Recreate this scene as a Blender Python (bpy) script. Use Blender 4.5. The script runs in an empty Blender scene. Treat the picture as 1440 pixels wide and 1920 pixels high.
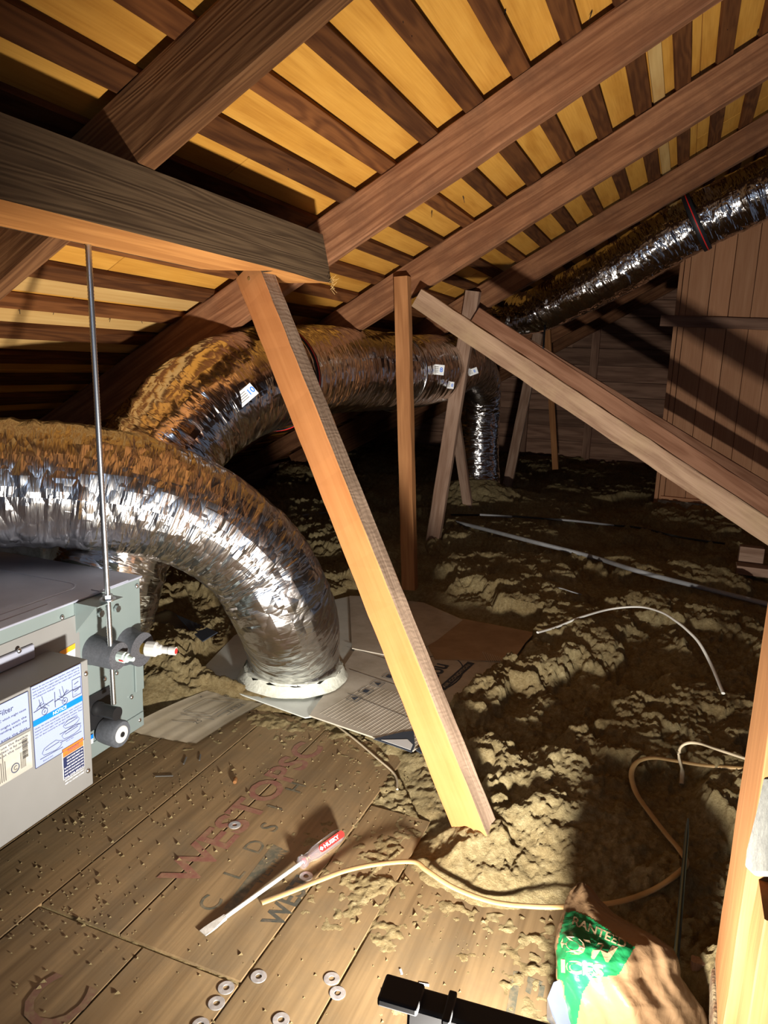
import bpy, bmesh, math, random
import numpy as np
from mathutils import Vector, Matrix
from mathutils.bvhtree import BVHTree
SC = bpy.context.scene
COL = SC.collection
random.seed(4)
# ------------------------------------------------------------------ camera
YAW, PITCH, ROLL = math.radians(21.46), math.radians(11.55), math.radians(2.17)
FPX, EYE = 1383.7, 1.2
fwd = np.array([-math.sin(YAW)*math.cos(PITCH), math.cos(YAW)*math.cos(PITCH), -math.sin(PITCH)])
ri0 = np.array([math.cos(YAW), math.sin(YAW), 0.0]); up0 = np.cross(ri0, fwd)
rgt = math.cos(ROLL)*ri0+math.sin(ROLL)*up0
upv = -math.sin(ROLL)*ri0+math.cos(ROLL)*up0
CP = np.array([0, 0, EYE])
cam_d = bpy.data.cameras.new('camera'); cam = bpy.data.objects.new('camera', cam_d); COL.objects.link(cam)
cam_d.sensor_fit = 'VERTICAL'; cam_d.sensor_height = 24; cam_d.lens = 24*FPX/1920
cam_d.clip_start = 0.02
cam.matrix_world = Matrix(((rgt[0], upv[0], -fwd[0], 0), (rgt[1], upv[1], -fwd[1], 0), (rgt[2], upv[2], -fwd[2], EYE), (0, 0, 0, 1)))
SC.camera = cam
# ------------------------------------------------------------------ world, lights, exposure
w = bpy.data.worlds.new('world'); SC.world = w; w.use_nodes = True
w.node_tree.nodes['Background'].inputs[0].default_value = (0.62, 0.72, 1.0, 1)
w.node_tree.nodes['Background'].inputs[1].default_value = 0.12
SC.view_settings.view_transform = 'Standard'; SC.view_settings.look = 'None'
SC.view_settings.exposure = 0.0; SC.view_settings.gamma = 1.0
SC.view_settings.use_curve_mapping = False
LAMP = Vector((-0.055, 0.72, 0.235))
LAMP_W = 68.0
FILL_W = 6.0
def area(name, loc, target, sx, sy, watts, col):
    d = bpy.data.lights.new(name, 'AREA'); d.shape = 'RECTANGLE'; d.size = sx; d.size_y = sy
    d.energy = watts; d.color = col
    o = bpy.data.objects.new(name, d); COL.objects.link(o); o.location = loc
    o.rotation_euler = (Vector(target)-Vector(loc)).to_track_quat('-Z', 'Z').to_euler()
    return o
area('work_light_beam', LAMP, LAMP+Vector((-0.5, 1.0, 0.60)), 0.10, 0.06, LAMP_W, (1.0, 0.95, 0.88)).data.spread = math.radians(152)
area('unseen_cool_fill', (0.5, -1.4, 1.9), (-0.9, 2.0, 0.4), 0.7, 0.9, FILL_W, (0.62, 0.76, 1.0))  # added unseen cool fill behind the camera, standing in for daylight

# ------------------------------------------------------------------ pixel -> point on a real plane
def ray(px, py): return fwd+rgt*(px-720)/FPX-upv*(py-960)/FPX
def P(px, py, z=None, X=None, Y=None, D=None):
    d = ray(px, py)
    if z is not None: t = (z-CP[2])/d[2]
    elif X is not None: t = (X-CP[0])/d[0]
    elif Y is not None: t = (Y-CP[1])/d[1]
    else: t = D
    return Vector(CP+d*t)

# ------------------------------------------------------------------ naming helpers
def tag(o, label=None, cat=None, group=None, kind=None):
    if label: o['label'] = label
    if cat: o['category'] = cat
    if group: o['group'] = group
    if kind: o['kind'] = kind
    return o
def empty(name, loc=(0, 0, 0), parent=None):
    o = bpy.data.objects.new(name, None); COL.objects.link(o); o.location = loc
    o.empty_display_size = 0.05
    if parent: o.parent = parent
    return o
def world_parent(o, parent):
    """parent while keeping the world placement; parents here are only translated"""
    if parent is None: return
    off = Vector((0, 0, 0)); p = parent
    m = Matrix.Identity(4)
    chain = []
    while p is not None: chain.append(p); p = p.parent
    for q in reversed(chain): m = m @ q.matrix_parent_inverse @ q.matrix_basis
    o.parent = parent; o.matrix_parent_inverse = m.inverted()
class Comp:
    """collects geometry with several materials into ONE mesh object"""
    def __init__(s): s.v = []; s.f = []; s.m = []; s.mats = []; s.sm = []
    def mi(s, mat):
        if mat not in s.mats: s.mats.append(mat)
        return s.mats.index(mat)
    def add(s, vs, fs, mat, smooth=False):
        b = len(s.v); k = s.mi(mat)
        s.v += [tuple(v) for v in vs]
        for f in fs: s.f.append(tuple(i+b for i in f)); s.m.append(k); s.sm.append(smooth)
        return s
    def build(s, name, parent=None, matrix=None):
        me = bpy.data.meshes.new(name); me.from_pydata(s.v, [], s.f)
        for m in s.mats: me.materials.append(m)
        me.polygons.foreach_set('material_index', s.m)
        me.polygons.foreach_set('use_smooth', s.sm)
        me.update()
        o = bpy.data.objects.new(name, me); COL.objects.link(o)
        if matrix is not None: o.matrix_basis = matrix
        if parent: world_parent(o, parent)
        return o
    def box(s, c, sz, mat, M=None, ch=0.0):
        x, y, z = [a/2 for a in sz]
        if ch <= 0:
            vs = [(-x, -y, -z), (x, -y, -z), (x, y, -z), (-x, y, -z), (-x, -y, z), (x, -y, z), (x, y, z), (-x, y, z)]
            fs = [(0, 3, 2, 1), (4, 5, 6, 7), (0, 1, 5, 4), (1, 2, 6, 5), (2, 3, 7, 6), (3, 0, 4, 7)]
        else:
            bm = bmesh.new(); bmesh.ops.create_cube(bm, size=1)
            for v in bm.verts: v.co = Vector((v.co.x*sz[0], v.co.y*sz[1], v.co.z*sz[2]))
            bmesh.ops.bevel(bm, geom=list(bm.edges), offset=ch, segments=2, affect='EDGES', profile=0.5)
            bm.verts.index_update()
            vs = [v.co.copy() for v in bm.verts]; fs = [tuple(v.index for v in f.verts) for f in bm.faces]; bm.free()
        R_ = M if M is not None else Matrix.Identity(3)
        c = Vector(c)
        return s.add([c+R_ @ Vector(v) for v in vs], fs, mat)
    def cyl(s, A, B, r, mat, n=20, r2=None, caps=True, smooth=True):
        return s.lathe(A, B, [(0, r), (1, r if r2 is None else r2)], mat, n, caps, smooth)
    def lathe(s, A, B, prof, mat, n=24, caps=True, smooth=True):
        A = Vector(A); B = Vector(B); d = B-A; L = d.length; d.normalize()
        a = d.orthogonal().normalized(); b = d.cross(a)
        vs = []; fs = []
        for (t, r) in prof:
            for i in range(n):
                g = 2*math.pi*i/n; vs.append(A+d*(t*L)+(a*math.cos(g)+b*math.sin(g))*r)
        for k in range(len(prof)-1):
            for i in range(n):
                j = (i+1) % n; fs.append((k*n+i, k*n+j, (k+1)*n+j, (k+1)*n+i))
        s.add(vs, fs, mat, smooth)
        if caps:
            m = len(prof)-1
            s.add([vs[i] for i in range(n)], [tuple(range(n-1, -1, -1))], mat)
            s.add([vs[m*n+i] for i in range(n)], [tuple(range(n))], mat)
        return s
    def tube(s, pts, r, mat, n=10, flat=1.0, caps=True):
        pts = [Vector(p) for p in pts]; vs = []; fs = []
        prev = Vector((0, 0, 1))
        for i, p in enumerate(pts):
            d = (pts[min(i+1, len(pts)-1)]-pts[max(i-1, 0)]).normalized()
            sd = d.cross(Vector((0, 0, 1)))
            if sd.length < 0.05: sd = d.cross(Vector((0, 1, 0)))
            sd.normalize(); u = sd.cross(d)
            rr = r[i] if isinstance(r, (list, tuple)) else r
            for k in range(n):
                g = 2*math.pi*k/n; vs.append(p+sd*math.cos(g)*rr+u*math.sin(g)*rr*flat)
        for i in range(len(pts)-1):
            for k in range(n):
                j = (k+1) % n; fs.append((i*n+k, (i+1)*n+k, (i+1)*n+j, i*n+j))
        s.add(vs, fs, mat, True)
        if caps:
            s.add(vs[:n], [tuple(range(n))], mat); s.add(vs[-n:], [tuple(range(n-1, -1, -1))], mat)
        return s
    def poly(s, pts, mat, th=0.0, nrm=Vector((0, 0, 1))):
        """flat polygon, optionally thick along -nrm"""
        pts = [Vector(p) for p in pts]; n = len(pts)
        if th <= 0: return s.add(pts, [tuple(range(n))], mat)
        lo = [p-Vector(nrm)*th for p in pts]
        fs = [tuple(range(n)), tuple(range(2*n-1, n-1, -1))]+[(i, n+i, n+(i+1) % n, (i+1) % n) for i in range(n)]
        return s.add(pts+lo, fs, mat)
    def text(s, body, O, right, up, height, mat, align='LEFT', bold=0.0, shear=0.0, sx=1.0, spacing=1.0, fit=None, warp=None):
        cu = bpy.data.curves.new('lettering', 'FONT'); cu.body = body; cu.align_x = align; cu.offset = bold
        cu.shear = shear; cu.space_character = spacing; cu.resolution_u = 3; cu.size = 1.0
        ob = bpy.data.objects.new('lettering', cu)
        me = bpy.data.meshes.new_from_object(ob)
        O = Vector(O); right = Vector(right).normalized(); up = Vector(up).normalized()
        h = height/0.7
        xs = [v.co.x for v in me.vertices]
        if not xs: return s
        k = h*sx
        if fit: k = fit/(max(xs)-min(xs))
        x0 = min(xs) if align == 'LEFT' else 0
        vs = [O+right*((v.co.x-x0)*k)+up*(v.co.y*h) for v in me.vertices]
        if warp: vs = [warp(v) for v in vs]
        fs = [tuple(p.vertices) for p in me.polygons]
        s.add(vs, fs, mat)
        bpy.data.meshes.remove(me); bpy.data.objects.remove(ob); bpy.data.curves.remove(cu)
        return s

# ------------------------------------------------------------------ numpy noise
_rs = np.random.RandomState(11); _T = _rs.rand(65536).astype(np.float64)
def _h(ix, iy, iz): return _T[(ix*73856093 ^ iy*19349663 ^ iz*83492791) & 65535]
def vnoise(x, y, z=0.0):
    x = np.asarray(x, float); y = np.asarray(y, float); z = np.asarray(z, float)+0*x
    ix = np.floor(x).astype(np.int64); iy = np.floor(y).astype(np.int64); iz = np.floor(z).astype(np.int64)
    fx, fy, fz = x-ix, y-iy, z-iz
    fx = fx*fx*(3-2*fx); fy = fy*fy*(3-2*fy); fz = fz*fz*(3-2*fz)
    r = 0
    for a in (0, 1):
        for b in (0, 1):
            for c in (0, 1):
                r = r+_h(ix+a, iy+b, iz+c)*(fx if a else 1-fx)*(fy if b else 1-fy)*(fz if c else 1-fz)
    return r
def fbm(x, y, z=0.0, o=4):
    r = 0; a = 0.5; t = 0
    for i in range(o):
        r = r+a*vnoise(x*2**i+i*17.3, y*2**i+i*9.1, np.asarray(z)*2**i+i*5.7); t += a; a *= 0.5
    return r/t

# ------------------------------------------------------------------ materials
def mat(name, col=(0.5, 0.5, 0.5), rough=0.6, metal=0.0, **kw):
    m = bpy.data.materials.new(name); m.use_nodes = True
    b = m.node_tree.nodes['Principled BSDF']
    b.inputs['Base Color'].default_value = (*col, 1); b.inputs['Roughness'].default_value = rough
    b.inputs['Metallic'].default_value = metal
    for k, v in kw.items(): b.inputs[k].default_value = v
    return m
def N(m, t, **kw):
    n = m.node_tree.nodes.new(t)
    for k, v in kw.items():
        if k.startswith('i_'): n.inputs[k[2:].replace('_', ' ')].default_value = v
        else: setattr(n, k, v)
    return n
def L(m, a, b): m.node_tree.links.new(a, b)
def ramp(m, stops):
    n = N(m, 'ShaderNodeValToRGB'); e = n.color_ramp.elements
    while len(e) < len(stops): e.new(0.5)
    for i, (p, c) in enumerate(stops): e[i].position = p; e[i].color = (*c, 1)
    return n
def wood(name, dark, light, rough=0.7, scale=1.0, stain=None, bump=0.3, ringsc=26, stainamt=0.5, ripple=0.0, vary=0.18, knots=True, sx=0.9):
    """lumber: local X runs along the grain"""
    m = mat(name, light, rough); b = m.node_tree.nodes['Principled BSDF']; b.inputs['Specular IOR Level'].default_value = 0.15
    tc = N(m, 'ShaderNodeTexCoord'); mp = N(m, 'ShaderNodeMapping'); oi = N(m, 'ShaderNodeObjectInfo')
    mp.inputs['Scale'].default_value = (sx*scale, 7*scale, 7*scale)
    L(m, tc.outputs['Object'], mp.inputs['Vector'])
    ad = N(m, 'ShaderNodeVectorMath', operation='ADD'); L(m, mp.outputs[0], ad.inputs[0])
    ml = N(m, 'ShaderNodeMath', operation='MULTIPLY'); ml.inputs[1].default_value = 37.0
    L(m, oi.outputs['Random'], ml.inputs[0]); L(m, ml.outputs[0], ad.inputs[1])
    n1 = N(m, 'ShaderNodeTexNoise'); n1.inputs['Scale'].default_value = 1.6; n1.inputs['Detail'].default_value = 3
    L(m, ad.outputs[0], n1.inputs['Vector'])
    # growth rings = sine of warped distance
    mm = N(m, 'ShaderNodeMath', operation='MULTIPLY'); mm.inputs[1].default_value = ringsc; L(m, n1.outputs['Fac'], mm.inputs[0])
    sn = N(m, 'ShaderNodeMath', operation='SINE'); L(m, mm.outputs[0], sn.inputs[0])
    mp2 = N(m, 'ShaderNodeMapping'); mp2.inputs['Scale'].default_value = (5*scale, 160*scale, 160*scale)
    L(m, tc.outputs['Object'], mp2.inputs['Vector'])
    n2 = N(m, 'ShaderNodeTexNoise'); n2.inputs['Scale'].default_value = 1.0; n2.inputs['Detail'].default_value = 2
    L(m, mp2.outputs[0], n2.inputs['Vector'])
    a1 = N(m, 'ShaderNodeMath', operation='MULTIPLY_ADD'); a1.inputs[1].default_value = 0.16; a1.inputs[2].default_value = 0.5
    L(m, sn.outputs[0], a1.inputs[0])
    a2 = N(m, 'ShaderNodeMath', operation='MULTIPLY_ADD'); a2.inputs[1].default_value = 0.55
    L(m, n2.outputs['Fac'], a2.inputs[0])
    a3 = N(m, 'ShaderNodeMath', operation='SUBTRACT'); a3.inputs[1].default_value = 0.27
    L(m, a1.outputs[0], a2.inputs[2]); L(m, a2.outputs[0], a3.inputs[0])
    rp = ramp(m, [(0.25, dark), (0.75, light)]); L(m, a3.outputs[0], rp.inputs[0])
    last = rp.outputs[0]
    if stain:
        n3 = N(m, 'ShaderNodeTexNoise'); n3.inputs['Scale'].default_value = 5; n3.inputs['Detail'].default_value = 6
        n3.inputs['Roughness'].default_value = 0.7
        L(m, tc.outputs['Object'], n3.inputs['Vector'])
        r3 = ramp(m, [(0.45, (0, 0, 0)), (0.7, (stainamt,)*3)]); L(m, n3.outputs['Fac'], r3.inputs[0])
        mx = N(m, 'ShaderNodeMixRGB'); mx.inputs[2].default_value = (*stain, 1); L(m, r3.outputs[0], mx.inputs[0]); L(m, last, mx.inputs[1]); last = mx.outputs[0]
    hv = N(m, 'ShaderNodeHueSaturation'); L(m, last, hv.inputs['Color'])
    mr = N(m, 'ShaderNodeMapRange'); mr.inputs[3].default_value = 1-vary; mr.inputs[4].default_value = 1+vary
    L(m, oi.outputs['Random'], mr.inputs[0]); L(m, mr.outputs[0], hv.inputs['Value'])
    L(m, hv.outputs[0], b.inputs['Base Color'])
    bp = N(m, 'ShaderNodeBump'); bp.inputs['Strength'].default_value = bump; bp.inputs['Distance'].default_value = 0.002
    L(m, a3.outputs[0], bp.inputs['Height']); nrm = bp.outputs[0]
    if ripple > 0:
        wv = N(m, 'ShaderNodeTexWave'); wv.bands_direction = 'X'; wv.inputs['Scale'].default_value = 26
        wv.inputs['Distortion'].default_value = 9; wv.inputs['Detail'].default_value = 4; wv.inputs['Detail Scale'].default_value = 1.2; wv.inputs['Scale'].default_value = 22
        L(m, tc.outputs['Object'], wv.inputs['Vector'])
        b2 = N(m, 'ShaderNodeBump'); b2.inputs['Strength'].default_value = 0.9; b2.inputs['Distance'].default_value = ripple
        L(m, wv.outputs['Fac'], b2.inputs['Height']); L(m, nrm, b2.inputs['Normal']); nrm = b2.outputs[0]
    L(m, nrm, b.inputs['Normal'])
    return m
def noisy(name, stops, scale=20, detail=6, rough=0.8, bump=0.0, bdist=0.002, metal=0.0, bscale=None, coord='Object', **kw):
    m = mat(name, stops[-1][1], rough, metal, **kw); b = m.node_tree.nodes['Principled BSDF']
    tc = N(m, 'ShaderNodeTexCoord')
    n = N(m, 'ShaderNodeTexNoise'); n.inputs['Scale'].default_value = scale; n.inputs['Detail'].default_value = detail
    n.inputs['Roughness'].default_value = 0.65
    L(m, tc.outputs[coord], n.inputs['Vector']); r = ramp(m, stops); L(m, n.outputs['Fac'], r.inputs[0]); L(m, r.outputs[0], b.inputs['Base Color'])
    if bump:
        n2 = N(m, 'ShaderNodeTexNoise'); n2.inputs['Scale'].default_value = bscale or scale*3; n2.inputs['Detail'].default_value = 6
        L(m, tc.outputs[coord], n2.inputs['Vector'])
        bp = N(m, 'ShaderNodeBump'); bp.inputs['Strength'].default_value = bump; bp.inputs['Distance'].default_value = bdist
        L(m, n2.outputs['Fac'], bp.inputs['Height']); L(m, bp.outputs[0], b.inputs['Normal'])
    return m
def foil(name, tint=(0.60, 0.595, 0.59), s=1.0, crk=1.0, rough=0.24):
    m = mat(name, tint, rough, 1.0); b = m.node_tree.nodes['Principled BSDF']
    uv = N(m, 'ShaderNodeUVMap')
    def nz(sx, sy, sc, det):
        mp = N(m, 'ShaderNodeMapping'); mp.inputs['Scale'].default_value = (sx, sy, 1); L(m, uv.outputs[0], mp.inputs[0])
        n = N(m, 'ShaderNodeTexNoise'); n.inputs['Scale'].default_value = sc; n.inputs['Detail'].default_value = det
        n.inputs['Distortion'].default_value = 0.6; L(m, mp.outputs[0], n.inputs['Vector']); return n.outputs['Fac']
    def ridge(f, k):
        a = N(m, 'ShaderNodeMath', operation='SUBTRACT'); a.inputs[1].default_value = 0.5; L(m, f, a.inputs[0])
        c = N(m, 'ShaderNodeMath', operation='ABSOLUTE'); L(m, a.outputs[0], c.inputs[0])
        d = N(m, 'ShaderNodeMath', operation='MULTIPLY'); d.inputs[1].default_value = -k; L(m, c.outputs[0], d.inputs[0]); return d.outputs[0]
    # folds that run round the duct (fast along U, slow round V)
    f1 = ridge(nz(1.0, 0.20, 19*s, 2), 1.6)
    f2 = ridge(nz(1.0, 0.16, 62*s, 2), 0.45)
    vo = N(m, 'ShaderNodeTexVoronoi'); vo.inputs['Scale'].default_value = 27*s; vo.distance = 'MANHATTAN'
    mp = N(m, 'ShaderNodeMapping'); mp.inputs['Scale'].default_value = (1, 0.5, 1); L(m, uv.outputs[0], mp.inputs[0]); L(m, mp.outputs[0], vo.inputs['Vector'])
    s1 = N(m, 'ShaderNodeMath', operation='ADD'); L(m, f1, s1.inputs[0]); L(m, f2, s1.inputs[1])
    s2 = N(m, 'ShaderNodeMath', operation='MULTIPLY_ADD'); s2.inputs[1].default_value = 0.55; L(m, vo.outputs['Distance'], s2.inputs[0]); L(m, s1.outputs[0], s2.inputs[2])
    bp = N(m, 'ShaderNodeBump'); bp.inputs['Strength'].default_value = 1.0; bp.inputs['Distance'].default_value = 0.011*crk
    L(m, s2.outputs[0], bp.inputs['Height']); L(m, bp.outputs[0], b.inputs['Normal'])
    return m

M_deck = wood('deck_board_wood', (0.155, 0.100, 0.048), (0.270, 0.180, 0.088), 0.68, 0.7, stain=(0.15, 0.115, 0.07), stainamt=0.6, bump=0.25, vary=0.12)
M_raft = wood('rafter_wood', (0.145, 0.056, 0.024), (0.285, 0.130, 0.060), 0.8, 1.0, stain=(0.12, 0.052, 0.026), stainamt=0.75, bump=0.9, ringsc=44, sx=0.45, vary=0.08)
M_raftA = wood('dark_rafter_wood', (0.095, 0.038, 0.014), (0.20, 0.092, 0.036), 0.8, 0.9, bump=0.8, ringsc=110, sx=0.35, vary=0.02)
M_purl = wood('beam_shaded_wood', (0.050, 0.029, 0.015), (0.120, 0.074, 0.038), 0.9, 1.0, sx=0.28, bump=1.0, ringsc=150, vary=0.0)  # dark side faces: the grazing light is put into the colour
M_purlb = wood('beam_lit_underside', (0.42, 0.17, 0.045), (0.62, 0.28, 0.08), 0.8, 0.8, bump=0.4, vary=0.0)  # brighter than the sides: light from below put into the colour
M_sheath = wood('sheathing_board_wood', (0.070, 0.023, 0.007), (0.155, 0.056, 0.016), 0.9, 0.9, bump=0.6, ringsc=48, vary=0.35)
M_ply = wood('plywood_golden', (0.45, 0.195, 0.028), (0.64, 0.32, 0.058), 0.65, 1.3, stain=(0.58, 0.27, 0.040), stainamt=0.6, bump=0.15, ringsc=14, vary=0.05)
M_pine = wood('pale_pine', (0.50, 0.29, 0.095), (0.64, 0.42, 0.16), 0.65, 0.7, bump=0.15, ringsc=20, vary=0.05)
M_brace = wood('brace_orange_wood', (0.36, 0.138, 0.042), (0.46, 0.195, 0.066), 0.7, 0.8, bump=0.15, ringsc=14, vary=0.0, stain=(0.46, 0.20, 0.08), stainamt=0.35)
M_bracer = wood('brace_rough_edge', (0.11, 0.070, 0.045), (0.34, 0.24, 0.165), 0.95, 1.0, bump=1.0, ringsc=8, ripple=0.0004, vary=0.0)
M_post = wood('post_wood', (0.30, 0.125, 0.045), (0.46, 0.21, 0.080), 0.7, 0.9, bump=0.25, vary=0.12)
M_postg = wood('weathered_post_wood', (0.22, 0.125, 0.080), (0.38, 0.25, 0.175), 0.85, 1.1, bump=0.6, vary=0.1)
M_strutg = wood('rough_strut_wood', (0.22, 0.13, 0.080), (0.38, 0.25, 0.16), 0.9, 1.0, bump=0.9, stain=(0.36, 0.25, 0.14), stainamt=0.7, vary=0.0)
M_strutr = wood('red_brown_strut_wood', (0.24, 0.105, 0.055), (0.40, 0.20, 0.115), 0.75, 0.9, bump=0.3, vary=0.0)
M_part = wood('partition_board_wood', (0.50, 0.235, 0.115), (0.66, 0.35, 0.185), 0.65, 0.7, bump=0.2, ringsc=10, vary=0.09)
M_gab = wood('gable_board_wood', (0.19, 0.10, 0.065), (0.38, 0.22, 0.145), 0.8, 0.7, bump=0.4, vary=0.25)
M_stud = wood('stud_bright_wood', (0.15, 0.064, 0.021), (0.22, 0.100, 0.035), 0.75, 1.0, bump=0.5, ringsc=22, vary=0.0, stain=(0.20, 0.088, 0.034), stainamt=0.5)
M_bark = noisy('mortar_crusted_brick', [(0.4, (0.16, 0.08, 0.035)), (0.55, (0.30, 0.22, 0.12))], 40, 6, 0.95, 0.8, 0.004)
M_foil = foil('foil_jacket'); M_foil2 = foil('foil_jacket_fine', (0.68, 0.66, 0.64), 0.9, 0.8, 0.14); M_foil3 = foil('foil_jacket_trunk', (0.80, 0.76, 0.72), 0.9, 0.75, 0.17)
M_plen = noisy('duct_board_cream', [(0.35, (0.40, 0.36, 0.25)), (0.6, (0.72, 0.70, 0.58))], 22, 6, 0.85, 0.3)
M_mastic = noisy('pale_mastic_collar', [(0.3, (0.52, 0.52, 0.42)), (0.7, (0.74, 0.74, 0.64))], 30, 5, 0.8, 0.6, 0.004)
M_plate = noisy('dull_galvanised_plate', [(0.3, (0.58, 0.60, 0.54)), (0.7, (0.72, 0.74, 0.68))], 9, 5, 0.55, 0.08)
M_card = noisy('cardboard_dusty', [(0.35, (0.42, 0.36, 0.27)), (0.65, (0.58, 0.52, 0.42))], 8, 6, 0.8, 0.15, 0.001)
M_cardd = noisy('cardboard_brown', [(0.35, (0.30, 0.19, 0.10)), (0.65, (0.42, 0.28, 0.155))], 7, 5, 0.8, 0.1, 0.001)
M_cardl = noisy('cardboard_pale', [(0.35, (0.46, 0.38, 0.25)), (0.65, (0.58, 0.50, 0.36))], 8, 5, 0.8, 0.1, 0.001)
M_inkb = mat('carton_blue_black_ink', (0.045, 0.055, 0.075), 0.8)
M_inkg = mat('carton_faded_ink', (0.11, 0.10, 0.085), 0.85)
M_red = noisy('faded_red_stencil', [(0.4, (0.225, 0.085, 0.058)), (0.68, (0.27, 0.155, 0.085))], 45, 4, 0.7)
M_redf = noisy('very_faint_red_stencil', [(0.45, (0.175, 0.085, 0.052)), (0.60, (0.205, 0.135, 0.068))], 40, 4, 0.7)
M_grey = noisy('faded_grey_stencil', [(0.42, (0.085, 0.082, 0.055)), (0.70, (0.21, 0.155, 0.085))], 45, 4, 0.7)
M_black = noisy('black_stencil', [(0.5, (0.055, 0.055, 0.042)), (0.75, (0.15, 0.11, 0.07))], 60, 4, 0.7)
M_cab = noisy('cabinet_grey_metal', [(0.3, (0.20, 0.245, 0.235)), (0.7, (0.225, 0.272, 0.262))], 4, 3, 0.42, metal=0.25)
M_cabt = noisy('cabinet_sheen_metal', [(0.3, (0.33, 0.35, 0.43)), (0.7, (0.42, 0.44, 0.52))], 6, 4, 0.38, metal=0.3)  # bluish daylight sheen of the lid is put into the base colour
M_box = noisy('electrical_box_paint', [(0.3, (0.215, 0.212, 0.20)), (0.7, (0.24, 0.237, 0.225))], 4, 3, 0.45, metal=0.15)
M_steel = mat('zinc_plated_steel', (0.62, 0.66, 0.68), 0.28, 1.0)
M_screw = mat('bright_screw', (0.75, 0.74, 0.72), 0.25, 1.0)
M_foam = noisy('dark_foam_sleeve', [(0.3, (0.055, 0.060, 0.068)), (0.7, (0.085, 0.092, 0.105))], 120, 3, 0.75, 0.2, 0.001)
M_foamd = noisy('foam_cut_face', [(0.3, (0.035, 0.035, 0.038)), (0.7, (0.09, 0.09, 0.10))], 300, 3, 0.95, 0.5, 0.001)
M_blk = mat('black_plastic', (0.010, 0.010, 0.011), 0.45)
M_blkm = mat('matt_black_housing', (0.012, 0.010, 0.009), 0.8)
M_pvcg = mat('grey_plastic_cap', (0.52, 0.52, 0.49), 0.45)
M_mint = mat('pale_green_plastic_cap', (0.50, 0.60, 0.56), 0.4)
M_brass = mat('brass', (0.62, 0.42, 0.10), 0.28, 1.0)
M_cop = mat('copper', (0.62, 0.28, 0.14), 0.3, 1.0)
M_redp = mat('red_plastic', (0.80, 0.025, 0.022), 0.4)
M_lab = mat('label_white', (0.28, 0.33, 0.55), 0.4)
M_labw = mat('label_plain_white', (0.78, 0.78, 0.76), 0.4)
M_labs = noisy('label_silver', [(0.4, (0.37, 0.35, 0.30)), (0.6, (0.46, 0.44, 0.38))], 15, 3, 0.35)
M_lblue = mat('label_blue', (0.0, 0.16, 0.72), 0.4)
M_lor = mat('label_orange', (0.85, 0.16, 0.025), 0.4)
M_loy = mat('label_amber', (0.85, 0.35, 0.02), 0.4)
M_lnavy = mat('label_navy', (0.018, 0.025, 0.075), 0.4)
M_txt = mat('label_text', (0.055, 0.065, 0.11), 0.5)
M_txtw = mat('label_white_text', (0.82, 0.84, 0.88), 0.5)
M_tan = noisy('tan_cable_jacket', [(0.3, (0.38, 0.24, 0.095)), (0.7, (0.50, 0.33, 0.15))], 12, 3, 0.45)
M_tanf = noisy('pale_cable_jacket', [(0.3, (0.42, 0.34, 0.22)), (0.7, (0.52, 0.43, 0.29))], 12, 3, 0.55)
M_wcab = mat('white_cable_jacket', (0.76, 0.75, 0.68), 0.4)
M_cond = noisy('grey_conduit', [(0.3, (0.22, 0.22, 0.22)), (0.7, (0.34, 0.34, 0.34))], 12, 4, 0.5)
M_condd = mat('dark_cable_jacket', (0.03, 0.028, 0.026), 0.6)
M_blkstrap = mat('black_strap', (0.012, 0.012, 0.014), 0.55)
M_gauze = noisy('grey_felt_cloth', [(0.35, (0.09, 0.09, 0.08)), (0.65, (0.14, 0.14, 0.12))], 30, 6, 0.9, 0.5, 0.003)

# blown insulation: tan crumbs
def ins_mat():
    m = mat('blown_insulation', (0.5, 0.4, 0.2), 1.0); b = m.node_tree.nodes['Principled BSDF']
    b.inputs['Specular IOR Level'].default_value = 0.1
    tc = N(m, 'ShaderNodeTexCoord')
    n = N(m, 'ShaderNodeTexNoise'); n.inputs['Scale'].default_value = 55; n.inputs['Detail'].default_value = 8; n.inputs['Roughness'].default_value = 0.75
    L(m, tc.outputs['Object'], n.inputs['Vector'])
    n0 = N(m, 'ShaderNodeTexNoise'); n0.inputs['Scale'].default_value = 3.5; n0.inputs['Detail'].default_value = 4; L(m, tc.outputs['Object'], n0.inputs['Vector'])
    r = ramp(m, [(0.3, (0.28, 0.205, 0.095)), (0.52, (0.47, 0.37, 0.185)), (0.7, (0.63, 0.52, 0.295))]); L(m, n.outputs['Fac'], r.inputs[0])
    r0 = ramp(m, [(0.35, (0.72, 0.66, 0.60)), (0.6, (1, 1, 1))]); L(m, n0.outputs['Fac'], r0.inputs[0])
    mx = N(m, 'ShaderNodeMixRGB', blend_type='MULTIPLY'); mx.inputs[0].default_value = 1; L(m, r.outputs[0], mx.inputs[1]); L(m, r0.outputs[0], mx.inputs[2])
    L(m, mx.outputs[0], b.inputs['Base Color'])
    n2 = N(m, 'ShaderNodeTexNoise'); n2.inputs['Scale'].default_value = 105; n2.inputs['Detail'].default_value = 8; n2.inputs['Roughness'].default_value = 0.8
    L(m, tc.outputs['Object'], n2.inputs['Vector'])
    bp = N(m, 'ShaderNodeBump'); bp.inputs['Strength'].default_value = 1.0; bp.inputs['Distance'].default_value = 0.014
    L(m, n2.outputs['Fac'], bp.inputs['Height']); L(m, bp.outputs[0], b.inputs['Normal'])
    return m
M_ins = ins_mat()

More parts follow.
